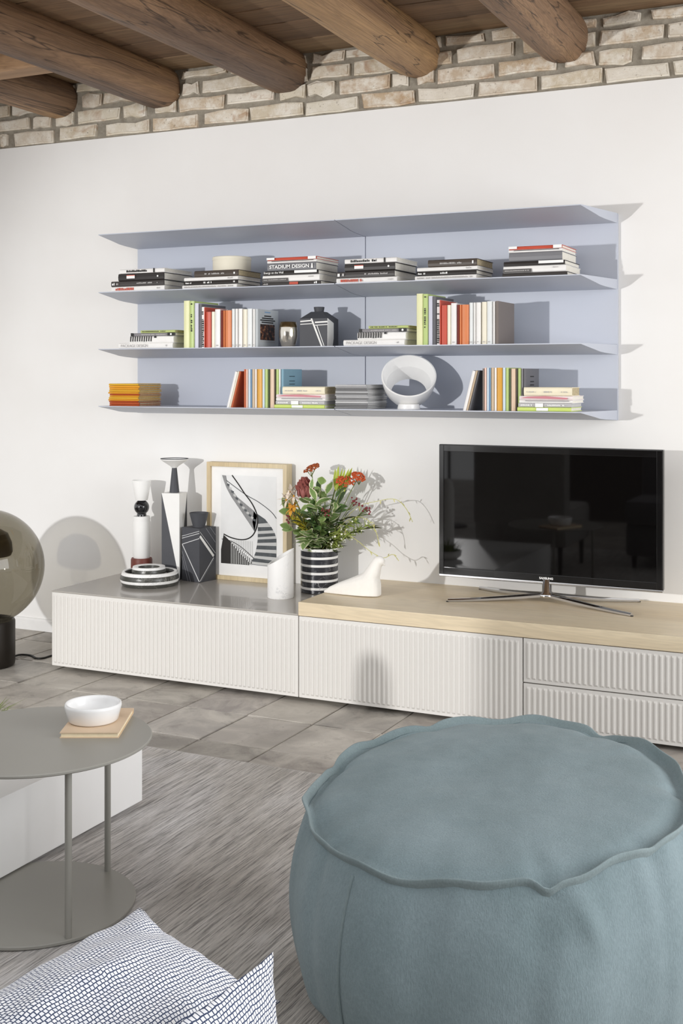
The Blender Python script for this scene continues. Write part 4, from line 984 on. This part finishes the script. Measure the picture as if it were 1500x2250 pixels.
b.add([T[3], T[0], Q[3]], [(0, 1, 2)], 0); b.add([T[0], Q[0], Q[3]], [(0, 1, 2)], 1)
b.add(T, [(0, 1, 2, 3)], 0); b.add(Q, [(3, 2, 1, 0)], 1)
b.obj('body', [CERAMM, ANTHR], t)
L('neck', [(0, .7265), (.0225, .727), (.011, .84), (0, .84)], ANTHR, c=(VX, VY, 0))
L('bowl', [(0, .839), (.013, .839), (.018, .846), (.062, .875), (.062, .879), (.058, .879), (.015, .853), (0, .851)], CERAMM, c=(VX, VY, 0))
L('rim', [(.0585, .8792), (.063, .8792), (.063, .8815), (.0585, .8815), (.0585, .8792)], ANTHR, c=(VX, VY, 0))

# dark vase with white lines
def strips(face, lines, mat, parent, off=.0008, name='inlay_line'):
    """face: (p_left_bottom, p_right_bottom, p_right_top, p_left_top); lines ((u0,v0),(u1,v1),width)"""
    a, b_, c, d = face; n = (b_ - a).cross(d - a).normalized()
    def P(u, v): return a.lerp(b_, u).lerp(d.lerp(c, u), v) + n * off
    for (p, q, w) in lines:
        A = P(*p); Bq = P(*q); s_ = n.cross((Bq - A).normalized()) * w / 2
        g = B(); g.prism([A - s_, Bq - s_, Bq + s_, A + s_], -n * off * .9); g.obj(name, mat, parent)
DX, DY = -.588, -.115
t = thing('square_vase', 'anthracite square vase with white inlaid lines and funnel neck', 'vase', (DX, DY, ZT2))
lc, fc, rc, bc = corners(DX, DY, .0755, math.radians(1.5)); z1 = .578
b = B(); b.prism([up(p, ZT2) for p in (lc, fc, rc, bc)], (0, 0, z1 - ZT2)); b.obj('body', ANTHR, t)
L('neck', [(0, .577), (.0275, .577), (.0275, .582), (.043, .641), (.041, .642), (.026, .59), (0, .588)], ANTHR, c=(DX, DY, 0))
fl = (up(lc, ZT2), up(fc, ZT2), up(fc, z1), up(lc, z1)); fr_ = (up(fc, ZT2), up(rc, ZT2), up(rc, z1), up(fc, z1))
LINE = plain('pale_inlay', '#d8d8d8', .6); LINED = plain('grey_inlay', '#8f9096', .6)
strips(fl, [((0, .83), (1, .955), .002), ((0, .79), (1, .915), .0025), ((.02, .68), (1, .82), .003), ((.02, .68), (.99, .02), .004)], LINE, t)
strips(fl, [((.02, .55), (.5, .0), .0015), ((.02, .45), (.35, .0), .0012)], LINED, t)
strips(fr_, [((.03, .86), (.86, .45), .011)], plain('white_inlay', '#f1f0ec', .6), t)
strips(fr_, [((.86, .42), (.02, .02), .003), ((.03, .94), (.97, .50), .0015)], LINE, t)
strips(fr_, [((.4, .99), (.97, .70), .002), ((.65, 1.0), (.97, .84), .0015), ((.9, .40), (.1, .02), .0012)], LINED, t)

# framed staircase photograph
t = thing('framed_print', 'pale wood frame with black-and-white photograph of a winding staircase', 'picture', (-.376, -.04, ZT2))
FX0, FX1, FZ0, FZ1, FY = -.581, -.171, ZT2, .866, -.062
b = B(); w = .019
b.box(FX0, FX0 + w, FY, -.012, FZ0, FZ1, bev=.001); b.box(FX1 - w, FX1, FY, -.012, FZ0, FZ1, bev=.001)
b.box(FX0 + w, FX1 - w, FY, -.012, FZ1 - w, FZ1, bev=.001); b.box(FX0 + w, FX1 - w, FY, -.012, FZ0, FZ0 + w, bev=.001); b.obj('frame', FRAMEWOOD, t)
b = B(); b.box(FX0 + w, FX1 - w, FY + .012, -.015, FZ0 + w, FZ1 - w); b.obj('mat_board', plain('white_mat_board', '#f4f3f1', .8), t)
UX0, UX1, UZ0, UZ1 = -.512, -.228, .411, .809
def pv(x, y, k): return (UX0 + (UX1 - UX0) * (x - 285) / 845, FY + .0117 - .0003 * k, UZ1 - (UZ1 - UZ0) * (y - 315) / 1330)
pm = [plain('print_white', '#e9e9e8', .7), plain('print_grey', '#8f8f8f', .7, var=.15, vscale=60), plain('print_dark', '#4f5356', .7, var=.2, vscale=50), plain('print_black', '#23201e', .7), plain('print_light', '#c4c4c2', .7)]
b = B(); b.add([pv(*p, 1) for p in ((285, 315), (1130, 315), (1130, 1645), (285, 1645))], [(0, 1, 2, 3)], 0)
def poly(pts, m, k): b.add([pv(x, y, k) for x, y in pts], [tuple(range(len(pts)))], m)
def pline(pts, w, m, k):
    P_ = catmull([(x, y, 0) for x, y in pts], 5)
    for a, c in zip(P_[:-1], P_[1:]):
        d = (c - a).normalized(); s_ = Vector((-d.y, d.x, 0)) * w / 2; e = d * w * .2
        b.add([pv(q.x, q.y, k) for q in (a - s_ - e, c - s_ + e, c + s_ + e, a + s_ - e)], [(0, 1, 2, 3)], m)
top = [(305, 320), (365, 325), (385, 440), (430, 505), (480, 565), (540, 640), (620, 700), (710, 770), (790, 830), (838, 900)]
bot = [(305, 330), (330, 410), (375, 520), (450, 650), (520, 745), (590, 840), (660, 940), (715, 1015), (760, 1080), (800, 1140)]
for i in range(9): poly([bot[i], bot[i + 1], top[i + 1], top[i]], 1, 2)
poly([(838, 900), (852, 1000), (835, 1090), (800, 1140), (770, 1000), (790, 830)], 1, 2)
for i in range(13):
    q = i / 12; x = 380 + q * 400; yy = 440 + q * 500 + 40 * math.sin(q * 3)
    poly([(x, yy), (x + 40, yy + 12), (x + 34, yy + 46), (x - 2, yy + 30)], 4 if i % 2 else 2, 3)
st_l = [(845, 880), (858, 960), (850, 1080), (850, 1180), (848, 1260), (835, 1350), (815, 1450), (780, 1540), (715, 1630)]
st_r = [(845, 875), (960, 945), (1060, 1065), (1108, 1150), (1130, 1230), (1130, 1340), (1130, 1450), (1130, 1560), (1090, 1644)]
for i in range(8):
    a, c, d, e = st_l[i], st_l[i + 1], st_r[i + 1], st_r[i]
    poly([a, c, d, e], 2, 2)
    m1 = lambda p, q, s_: (p[0] + (q[0] - p[0]) * s_, p[1] + (q[1] - p[1]) * s_)
    if i > 0: poly([m1(a, c, .5), m1(a, c, .92), m1(e, d, .92), m1(e, d, .45)], 4, 3)
poly([(285, 1440), (325, 1215), (430, 1310), (560, 1460), (720, 1600), (720, 1644), (285, 1644)], 3, 2)
for i in range(12):
    x = 440 + i * 28; yt = 1310 + i * 22; poly([(x, yt), (x + 11, yt + 6), (x + 11, 1640), (x, 1640)], 4, 3)
for i in range(13):
    x = 440 + i * 27; poly([(x, 1285), (x + 9, 1285), (x + 9, 1330 + i * 17), (x, 1325 + i * 17)], 4, 3)
poly([(450, 1330), (600, 1400), (780, 1545), (720, 1600), (560, 1460)], 0, 3)
pline([(460, 318), (560, 450), (650, 580), (740, 690), (800, 790), (842, 900), (848, 1010), (822, 1110), (770, 1200), (690, 1255), (580, 1272), (440, 1250), (330, 1205)], 17, 3, 5)
pline([(368, 395), (520, 500), (690, 610), (850, 690), (1000, 790), (1080, 860), (1128, 925)], 10, 2, 4)
pline([(300, 1280), (430, 1300), (580, 1370), (700, 1460), (790, 1535)], 9, 3, 5)
b.obj('photograph', pm, t)

# slant-cut marble cylinder
CX, CY = -.057, -.327
b = B(); n = 48; R = .0545; V = []; base = ZT2
for j in range(n):
    a = 2 * PI * j / n; px = R * math.cos(a); py = R * math.sin(a)
    tc, r = view_axes(CX, CY); s_ = (px * r.x + py * r.y) / R
    V += [(CX + px * .97, CY + py * .97, base), (CX + px, CY + py, base + .003), (CX + px, CY + py, base + .168 + .034 * s_), (CX + px * .86, CY + py * .86, base + .168 + .034 * s_ * .86), (CX + px * .82, CY + py * .82, base + .04)]
F = []
for j in range(n):
    q = (j + 1) % n
    for i in range(4): F.append((j * 5 + i, q * 5 + i, q * 5 + i + 1, j * 5 + i + 1))
F.append(tuple(j * 5 for j in range(n))); F.append(tuple(j * 5 + 4 for j in range(n)))
o = mesh('marble_cylinder', V, F, MARBW, origin=(CX, CY, ZT2)); autosmooth(o, 50); tag(o, 'white marble cylinder vase with a slanting cut top', 'vase')

# banded flower vase
WX, WY = .027, -.138; b = B(); R = .079; prof = [(0, ZT2), (R - .004, ZT2)]; mats = [0, 0]; z = ZT2 + .003
bands = [(1, .014), (0, .010), (1, .022), (0, .010), (1, .022), (0, .010), (1, .022), (0, .010), (1, .022), (0, .010), (1, .022), (0, .011)]
for m, h in bands:
    prof += [(R, z), (R, z + h)]; mats += [m, m]; z += h
prof += [(R - .004, z + .001), (R - .007, z - .002), (R - .008, ZT2 + .03), (0, ZT2 + .03)]; mats += [0, 0, 0, 0]
ZV = z
b.lathe(prof, (WX, WY, 0), 56, mats[1:] + [0]); o = b.obj('flower_vase', [MARBW, MARBK], origin=(WX, WY, ZT2)); autosmooth(o, 40)
tag(o, 'black and white horizontally banded marble vase holding the bouquet', 'vase')

# white stone bird
BX, BY = .172, -.392
def bp(cx, cy, side=0):      # silhouette coordinates of the carving -> room
    l = (cx - 545) * .00050; return Vector((BX + l, BY - .03 * (l / .24) * 0 + .02 * (l / .24) + side, ZO + max(0, (1232 - cy)) * .00049))
g = B(); secs = [(548, 1215, .004), (600, 1176, .014), (680, 1136, .025), (770, 1098, .034), (850, 1062, .040), (910, 1030, .042), (960, 1010, .040), (995, 1030, .034), (1015, 1090, .024), (1022, 1150, .014)]
for (cx, topy, hw) in secs:
    zt = (1232 - topy) * .00049; c = bp(cx, 1232); hb = .88
    for k in range(14):
        a = 2 * PI * k / 14; yy = hw * math.cos(a) * (1.0 if math.sin(a) < 0 else .92); zz = zt / 2 + zt / 2 * math.sin(a)
        if math.sin(a) < -.3: zz = zt * .06 * (1 + math.sin(a))
        g.V.append(c + Vector((0, yy, zz)))
n = len(secs)
for i in range(n - 1):
    for k in range(14): g.F.append((i * 14 + k, i * 14 + (k + 1) % 14, (i + 1) * 14 + (k + 1) % 14, (i + 1) * 14 + k)); g.M.append(0)
g.F += [tuple(range(14)), tuple((n - 1) * 14 + k for k in range(14))]; g.M += [0, 0]
pts = [bp(940, 1090), bp(965, 1040), bp(985, 990), bp(1003, 950)]; g.tube(pts, [.036, .031, .025, .021], 14)
hd = bp(1014, 946); bm = bmesh.new(); bmesh.ops.create_uvsphere(bm, u_segments=18, v_segments=12, radius=1)
for v in bm.verts: v.co = hd + Vector((v.co.x * .0255, v.co.y * .0205, v.co.z * .020))
g.frombm(bm)
g.tube([bp(1030, 950), bp(1052, 965), bp(1068, 985)], [.012, .008, .002], 10)
o = g.obj('stone_bird', STONEW, origin=(BX + .12, BY, ZO)); 
md = o.modifiers.new('r', 'REMESH'); md.mode = 'VOXEL'; md.voxel_size = .0036; md.use_smooth_shade = True
ms = o.modifiers.new('s', 'SMOOTH'); ms.factor = .5; ms.iterations = 5
dg = bpy.context.evaluated_depsgraph_get(); me = bpy.data.meshes.new_from_object(o.evaluated_get(dg)); o.modifiers.clear(); o.data = me
me.polygons.foreach_set('use_smooth', [True] * len(me.polygons))
zmin = min(v.co.z for v in me.vertices); o.location.z -= zmin - .0002
tag(o, 'chalky white carved stone bird at the end of the oak worktop', 'figurine')

# ------------------------------------------------------------------ ornaments on the shelves
zz = ZBB
t = thing('glass_cup', 'rounded smoky glass cup with silvery body on the middle shelf', 'cup', (-.068, -.24, zz))
b = B(); b.lathe([(0, .0), (.027, 0), (.029, .004), (.034, .02), (.039, .045), (.0395, .065), (.0365, .088), (.0335, .104), (.0325, .104), (.0355, .086), (.0385, .064), (.038, .046), (.033, .022), (.027, .008), (0, .006)], (-.068, -.24, zz), 40)
b.obj('glass', plain('silvered_glass', '#cfcac0', .12, .85), t, smooth=True)
b = B(); b.lathe([(.0378, .083), (.0345, .1045), (.032, .1055), (.0315, .104), (.0345, .085)], (-.068, -.24, zz), 40); b.obj('rim_band', plain('amber_smoke_rim', '#6d5c40', .15, .7), t, smooth=True)
HX, HY = .042, -.17
t = thing('faceted_vase', 'squat black and white faceted vase beside the glass cup', 'vase', (HX, HY, zz))
lc, fc, rc, bc = corners(HX, HY, .088, math.radians(23)); z1 = zz + .118
b = B(); b.prism([up(p, zz) for p in (lc, fc, rc, bc)], (0, 0, z1 - zz)); b.obj('body', ANTHR, t)
b = B(); c0 = Vector((HX, HY, 0)); lo = [up(p, z1) for p in (lc, fc, rc, bc)]; hi = [up(c0 + (p - c0) * .42, z1 + .030) for p in (lc, fc, rc, bc)]
b.add(lo + hi, [(0, 1, 5, 4), (1, 2, 6, 5), (2, 3, 7, 6), (3, 0, 4, 7), (4, 5, 6, 7)]); b.obj('shoulder', ANTHR, t)
L('neck', [(0, z1 + .028), (.019, z1 + .028), (.023, z1 + .05), (.021, z1 + .051), (.017, z1 + .032), (0, z1 + .031)], ANTHR, c=(HX, HY, 0))
fl = (up(lc, zz), up(fc, zz), up(fc, z1), up(lc, z1)); fr_ = (up(fc, zz), up(rc, zz), up(rc, z1), up(fc, z1)); WI = plain('white_inlay', '#f1f0ec', .6)
strips(fl, [((.42, 1.0), (.80, .01), .007), ((.02, .90), (.45, .93), .005), ((.02, .80), (.5, .82), .003), ((.55, .86), (1, .88), .006), ((.55, .76), (1, .78), .003), ((.62, .76), (.88, .03), .003)], WI, t)
a, b_, c, d = fr_; nn = (b_ - a).cross(d - a).normalized() * .0012
g = B(); g.prism([a.lerp(d, .0) + nn, a.lerp(b_, .45) + nn, a.lerp(b_, .55).lerp(d.lerp(c, .55), .3) + nn, a.lerp(b_, .55).lerp(d.lerp(c, .55), .85) + nn, d + nn], -nn * .8); g.obj('white_facet', WI, t)
b = B(); c2 = c0 + (lc - c0) * .35; lo = [up(p, z1) for p in (lc, fc)]
# white ring vase
QX, QY = .452, -.175; zq = ZCC
t = thing('ring_vase', 'white ceramic tilted ring vase with a hole through its middle', 'vase', (QX, QY, zq))
L('foot', [(0, 0), (.045, 0), (.046, .003), (.042, .02), (0, .02)], CERAM, c=(QX + .02, QY - .05, zq))
tc, r = view_axes(QX, QY)
ax = (tc * math.cos(math.radians(40)) + Vector((0, 0, 1)) * math.sin(math.radians(40))).normalized()
M = Vector((0, 0, 1)).rotation_difference(ax).to_matrix()
prof = [(.080, -.075), (.096, -.045), (.106, -.01), (.112, .03), (.111, .035), (.106, .036), (.101, .030), (.093, -.012), (.0915, -.013), (.0905, -.017), (.074, -.070), (.073, -.075), (.080, -.075)]
b = B(); b.lathe(prof, (QX, QY, zq + .1125), 72, M=M); autosmooth(b.obj('ring', CERAM, t), 50)

# ------------------------------------------------------------------ bouquet: every stem is a thing of its own
STEMG = plain('green_stem', '#6f7c40', .6, var=.1)
LEAFV = m_leaf('variegated_leaf', '#7f9a5c', '#eceac8'); LEAFG = m_leaf('deep_green_leaf', '#587643', '#6f8c50'); LEAFY = m_leaf('yellow_green_leaf', '#a9b83a', '#c3c96a')
LEAFP = m_leaf('pale_green_leaf', '#86a05d', '#a9bd80'); LEAFD = m_leaf('dark_olive_leaf', '#454d30', '#6b6e45')
ORANGE = plain('burnt_orange_petals', '#c5562a', .8, var=.3, vscale=90); RUSTO = plain('rusty_orange_petals', '#a8552c', .8, var=.3, vscale=90)
PROT = plain('dusky_rose_bracts', '#8f5049', .6, var=.25, vscale=60); CREAMP = plain('cream_petals', '#efe0cf', .7, var=.06, vscale=40); YELP = plain('golden_petals', '#d9a03a', .7, var=.15, vscale=40)
BERRY = plain('crimson_berries', '#7c2530', .35, var=.15, vscale=60); WATTLE = plain('yellow_wattle', '#bfb02f', .8, var=.2, vscale=90); BUDW = plain('white_buds', '#eeeedd', .6); VINE = plain('pale_vine', '#c9c67a', .6)
def leaf_mesh(name, L_, W_, mat, bend=.25, fold=.18):
    n = 7; V = []; F = []; UV = []
    for i in range(n + 1):
        q = i / n; w = W_ / 2 * math.sin(PI * min(1, q * .96 + .02)) ** .75 * (1 if q < .55 else 1 - .35 * (q - .55) / .45)
        if i == n: w = 0
        x = L_ * q; z = -bend * L_ * q * q
        for k, a in enumerate((-1, 0, 1)): V.append((x, a * w, z + (fold * w if a else 0))); UV.append((.5 + .5 * a, q))
    for i in range(n):
        for k in range(2): F.append((i * 3 + k, i * 3 + k + 1, (i + 1) * 3 + k + 1, (i + 1) * 3 + k))
    me = bpy.data.meshes.new(name); me.from_pydata(V, [], F); me.materials.append(mat)
    l = me.uv_layers.new(name='UVMap')
    for lp in me.loops: l.data[lp.index].uv = UV[lp.vertex_index]
    me.polygons.foreach_set('use_smooth', [True] * len(me.polygons)); me.update(); return me
def place(name, me, parent, pos, d, roll=0, scale=1.0):
    d = Vector(d).normalized(); upv = Vector((0, 0, 1)) if abs(d.z) < .95 else Vector((0, -1, 0))
    y_ = upv.cross(d).normalized(); z_ = d.cross(y_); M = Matrix((d, y_, z_)).transposed().to_4x4() @ Matrix.Rotation(roll, 4, 'X')
    o = bpy.data.objects.new(name, me); COL.objects.link(o); o.parent = parent; o.matrix_local = Matrix.Translation(Vector(pos) - ORI[parent]) @ M @ Matrix.Scale(scale, 4); return o
LM = dict(v=leaf_mesh('leaf', .060, .030, LEAFV), g=leaf_mesh('leaf', .062, .034, LEAFG), y=leaf_mesh('leaf', .12, .022, LEAFY, .08, .3), p=leaf_mesh('leaf', .048, .042, LEAFP, .15), d=leaf_mesh('leaf', .068, .022, LEAFD))
ROOT = Vector((WX, WY, ZT2 + .045))
rb = random.Random(42)
def stem_pts(tip, n=10):
    tip = Vector(tip); off = Vector((rb.uniform(-.03, .03), rb.uniform(-.03, .03), 0)); p0 = ROOT + off
    h = tip - p0; lip = Vector((WX, WY, ZV + .005)) + Vector((h.x, h.y, 0)) * .22
    if (Vector((lip.x, lip.y, 0)) - Vector((WX, WY, 0))).length > .06: lip = Vector((WX, WY, lip.z)) + (Vector((lip.x - WX, lip.y - WY, 0)).normalized() * .06)
    return bezier(p0, p0.lerp(lip, .6), lip + Vector((0, 0, .05)), tip, n)
def stemmed(name, label, cat, tip, rad=.0018, group='stems in the bouquet', mat=None):
    pts = stem_pts(tip); t = thing(name, label, cat, pts[0], group); b = B(); b.tube(pts, rad, 6); b.obj('stem', mat or STEMG, t, smooth=True); return t, pts
def sprig(label, tip, kind, n, spread=1.0, scale=1.0, start=.45, name='leaf_sprig'):
    t, pts = stemmed(name, label, 'foliage', tip)
    for k in range(n):
        q = start + (1 - start) * (k / max(1, n - 1)); i = min(len(pts) - 2, int(q * (len(pts) - 1))); p = pts[i].lerp(pts[i + 1], q * (len(pts) - 1) - i)
        d0 = (pts[i + 1] - pts[i]).normalized(); a = k * 2.4 + rb.uniform(-.4, .4)
        side = Vector((math.cos(a), math.sin(a), rb.uniform(-.1, .4)))
        d = (d0 * .5 + side * spread) if k < n - 1 else d0 + side * .3
        place('leaf', LM[kind], t, p, d, rb.uniform(-.8, .8), scale * rb.uniform(.75, 1.15))
    return t
def blob(b, c, r, m=0, sx=1, sz=1, rng=rb):
    bm = bmesh.new(); bmesh.ops.create_icosphere(bm, subdivisions=1, radius=r)
    for v in bm.verts: v.co = Vector((v.co.x * sx, v.co.y * sx, v.co.z * sz)) + Vector(c)
    b.frombm(bm, m)
def yarrow(label, tip, R, mat, tilt):
    t, pts = stemmed('yarrow_flower', label, 'flower', tip, .0018)
    M = Matrix.Rotation(tilt, 3, 'Y') @ Matrix.Rotation(.35, 3, 'X'); b = B()
    for i in range(90):
        a = rb.uniform(0, 2 * PI); r = R * math.sqrt(rb.random()); p = Vector((r * math.cos(a), r * math.sin(a), .008 * (1 - (r / R) ** 2) + rb.uniform(-.003, .003)))
        blob(b, Vector(tip) + M @ p, rb.uniform(.0035, .006), sz=.8)
    b.obj('flower_head', mat, t, smooth=True)['kind'] = 'stuff'
    b = B()
    for i in range(9):
        a = i * 2.4; r = R * .65; b.tube([Vector(tip) - Vector((0, 0, .035)), Vector(tip) + M @ Vector((r * math.cos(a), r * math.sin(a), -.002))], .0009, 5)
    b.obj('flower_stalks', STEMG, t)['kind'] = 'stuff'
yarrow('rusty orange flat yarrow head rising highest from the bouquet', (.003, -.165, .862), .036, RUSTO, -.35)
yarrow('bright burnt orange yarrow head beside the yellow-green blades', (.165, -.175, .815), .040, ORANGE, .35)
yarrow('smaller orange yarrow head tucked behind the bright one', (.205, -.125, .832), .030, ORANGE, .55)
# protea
tip = Vector((-.012, -.19, .77)); t, pts = stemmed('protea_flower', 'dusky rose protea bud with overlapping bracts', 'flower', tip, .003)
for ring in range(6):
    for k in range(9):
        a = 2 * PI * k / 9 + ring * .35; el = .15 + ring * .24
        p = tip + Vector((math.cos(a) * .033 * math.cos(el * .9), math.sin(a) * .033 * math.cos(el * .9), -.028 + ring * .0105))
        if k == 0 and ring == 0: pm_ = leaf_mesh('bract', .036, .017, PROT, -.35, .25)
        place('bract', pm_, t, p, Vector((math.cos(a) * .45 * (1 - ring * .2), math.sin(a) * .45 * (1 - ring * .2), 1)), 0, 1.0)
b = B(); bm = bmesh.new(); bmesh.ops.create_uvsphere(bm, u_segments=16, v_segments=10, radius=1)
for v in bm.verts: v.co = tip + Vector((v.co.x * .031, v.co.y * .031, v.co.z * .036))
b.frombm(bm); b.obj('bud_core', PROT, t, smooth=True)
# star flowers
PET = leaf_mesh('petal', .044, .014, CREAMP, .12, .2); PETY = leaf_mesh('petal', .034, .018, YELP, .1, .3)
def star(label, tip, n, facing, me, cat='flower', core=YELP):
    t, pts = stemmed('star_flower', label, cat, tip, .0016); f = Vector(facing).normalized(); u = f.orthogonal().normalized(); w = f.cross(u)
    for k in range(n):
        a = 2 * PI * k / n; place('petal', me, t, tip, (u * math.cos(a) + w * math.sin(a)) * 1.0 + f * .35, rb.uniform(-.4, .4), rb.uniform(.85, 1.15))
    b = B(); blob(b, Vector(tip) + f * .003, .005); b.obj('flower_core', core, t, smooth=True)
star('cream star flower at the outer edge of the bouquet', (-.105, -.185, .725), 7, (-.2, -1, .3), PET)
star('cream star flower directly below the protea bud', (-.062, -.20, .745), 7, (.2, -1, .5), PET)
star('cream star flower beside the picture frame edge', (-.092, -.17, .76), 6, (-.4, -.8, .7), PET)
star('golden flower open between cream stars and wattle', (-.052, -.215, .705), 6, (0, -1, .5), PETY)
star('golden flower lower beside round pale leaves', (-.070, -.21, .690), 6, (-.3, -1, .2), PETY)
# yellow-green blades
t, pts = stemmed('blade_leaf_stem', 'upright yellow-green blade leaves standing tallest behind the orange yarrow', 'foliage', (.10, -.12, .80), .003)
for k in range(6): place('leaf', LM['y'], t, Vector((.098 + .008 * k, -.125, .765)), Vector((-.05 + .075 * k, -.05 * (k % 2), 1)), rb.uniform(-.5, .5), rb.uniform(.8, 1.0))
for label, tip, k, n, sp, sc in [
    ('variegated leaf sprig in the centre of the bouquet', (.055, -.23, .735), 'v', 11, 1.0, 1.0), ('variegated leaf sprig behind the central one', (.085, -.19, .76), 'v', 10, .9, .95),
    ('variegated leaf sprig low over the vase rim', (.045, -.245, .60), 'v', 8, 1.0, 1.0), ('variegated leaf sprig hanging over the vase front', (.028, -.262, .565), 'v', 7, 1.0, 1.05),
    ('variegated leaf sprig beside the white bird', (.095, -.235, .575), 'v', 7, 1.0, 1.0), ('variegated leaf sprig leaning to the television', (.13, -.20, .70), 'v', 9, .9, .9),
    ('deep green sprig in the heart of the bouquet', (.02, -.21, .68), 'g', 10, 1.0, 1.0), ('deep green sprig under the orange yarrow', (.12, -.17, .745), 'g', 10, 1.0, 1.0),
    ('deep green sprig behind the protea', (.02, -.12, .76), 'g', 9, .9, 1.0), ('deep green sprig facing the wall', (.08, -.07, .70), 'g', 9, .9, 1.0), ('deep green sprig low in the middle', (.04, -.225, .63), 'g', 9, 1.0, .95),
    ('dark olive sprig spreading beneath the berries', (.165, -.175, .665), 'd', 11, .9, 1.0), ('dark olive sprig at the middle of the bouquet', (.07, -.215, .66), 'd', 10, 1.0, .9), ('dark olive sprig under the golden flowers', (-.01, -.225, .64), 'd', 10, .9, .95),
    ('round pale leaf sprig next to the picture frame', (-.10, -.175, .685), 'p', 7, .9, .95), ('round pale leaf sprig low next to the frame', (-.085, -.19, .605), 'p', 7, .9, 1.0), ('round pale leaf sprig at the back left', (-.05, -.10, .73), 'p', 7, .9, .9),
    ('variegated leaf sprig rising beneath the rusty yarrow', (.03, -.215, .775), 'v', 8, .9, .9), ('pale round leaf sprig in the upper middle', (.07, -.21, .80), 'p', 7, .8, .8), ('yellow-green sprig under the protea', (-.03, -.22, .70), 'p', 8, .9, .85), ('light green sprig facing the room, centre', (.09, -.24, .655), 'p', 9, 1.0, .85),
    ('deep green sprig reaching to the television side', (.215, -.15, .665), 'g', 10, .9, .85), ('dark olive sprig reaching out low to the television side', (.255, -.16, .62), 'd', 11, .8, .95)]:
    sprig(label, tip, k, n + 7, sp, sc * 1.12, .38)
# wattle tufts
for label, tip in (('yellow wattle spray fanning beside the vase rim', (-.055, -.225, .645)), ('yellow wattle spray nearest the frame', (-.075, -.205, .655)), ('yellow wattle spray in front of the olive leaves', (-.028, -.235, .665))):
    t, pts = stemmed('wattle_spray', label, 'flower', tip, .0016, mat=WATTLE); b = B()
    for k in range(120):
        q = rb.uniform(.42, 1); i = min(len(pts) - 2, int(q * (len(pts) - 1))); p = pts[i].lerp(pts[i + 1], q * (len(pts) - 1) - i)
        d = Vector((rb.uniform(-1, 1), rb.uniform(-1, .6), rb.uniform(.3, 1.5))).normalized() * rb.uniform(.018, .038); b.tube([p, p + d], [.0018, .0007], 4)
    b.obj('bloom_tuft', WATTLE, t)['kind'] = 'stuff'
# berry clusters
for label, tip in (('crimson berry cluster above the olive leaves', (.205, -.165, .735)), ('crimson berry cluster at the outer right edge', (.255, -.15, .70)), ('crimson berries beside the golden flowers', (-.075, -.215, .655)), ('crimson berries deep in the centre', (.10, -.215, .695))):
    t, pts = stemmed('berry_stem', label, 'berries', tip, .0015)
    for k in range(12):
        c = Vector(tip) + Vector((rb.uniform(-.022, .022), rb.uniform(-.018, .018), rb.uniform(-.022, .016))); b = B(); b.tube([pts[-2], c], .0007, 4); b.obj('stalk', STEMG, t); b = B(); blob(b, c, rb.uniform(.004, .0058)); b.obj('berry', BERRY, t, smooth=True)
# white bud sprays leaning to the television side
for label, tip in (('pale green bud spray leaning low over the bird', (.20, -.205, .60)), ('pale green bud spray pointing to the television', (.27, -.165, .635)), ('pale green bud spray between berries and vine', (.225, -.19, .655)), ('pale green bud spray above the vase rim', (.16, -.215, .615))):
    t, pts = stemmed('bud_spray', label, 'flower', tip, .0016); b = B(); g = B()
    for k in range(75):
        q = rb.uniform(.5, 1); i = min(len(pts) - 2, int(q * (len(pts) - 1))); p = pts[i].lerp(pts[i + 1], q * (len(pts) - 1) - i)
        d = (Vector((rb.uniform(-.3, 1.2), rb.uniform(-1, .8), rb.uniform(-.6, .8)))).normalized() * rb.uniform(.018, .042); b.tube([p, p + d], [.0021, .0009], 4)
        if k % 4 == 0:
            g = B(); blob(g, p + d, rb.uniform(.0025, .0055)); g.obj('bud', BUDW, t, smooth=True)
    b.obj('stalks', plain('fresh_green_stalks', '#93a24c', .6, var=.2), t)['kind'] = 'stuff'
# trailing vines
def vine(label, P, drops):
    t = thing('vine_tendril', label, 'foliage', P[0], 'stems in the bouquet'); c = catmull(P, 8); b = B(); b.tube(c, .0013, 6); b.obj('stem', VINE, t, smooth=True)
    for k in range(drops):
        i = int(len(c) * (.3 + .68 * k / drops)); p = c[min(i, len(c) - 1)]
        place('leaf', VL, t, p, Vector((rb.uniform(-.4, .6), rb.uniform(-.5, .3), rb.uniform(-1, .5))), rb.uniform(-1, 1), rb.uniform(.7, 1.2))
VL = leaf_mesh('leaf', .022, .007, m_leaf('vine_leaf', '#cfc98c', '#e2dcae'), .2)
vine('pale tendril drooping from the bouquet onto the stone bird', [(.06, -.15, ZT2 + .06), (.085, -.17, .56), (.17, -.20, .60), (.235, -.205, .575), (.29, -.20, .535), (.345, -.19, .51), (.385, -.185, .525), (.41, -.18, .50)], 10)
vine('pale tendril arching far out towards the television', [(.06, -.13, ZT2 + .06), (.09, -.13, .58), (.2, -.14, .70), (.30, -.14, .735), (.375, -.135, .745), (.42, -.13, .71), (.45, -.13, .655)], 12)
vine('pale tendril hanging with ochre leaves by the wall shadow', [(.06, -.16, ZT2 + .06), (.09, -.17, .57), (.19, -.17, .66), (.26, -.17, .66), (.30, -.165, .615), (.315, -.16, .55)], 9)
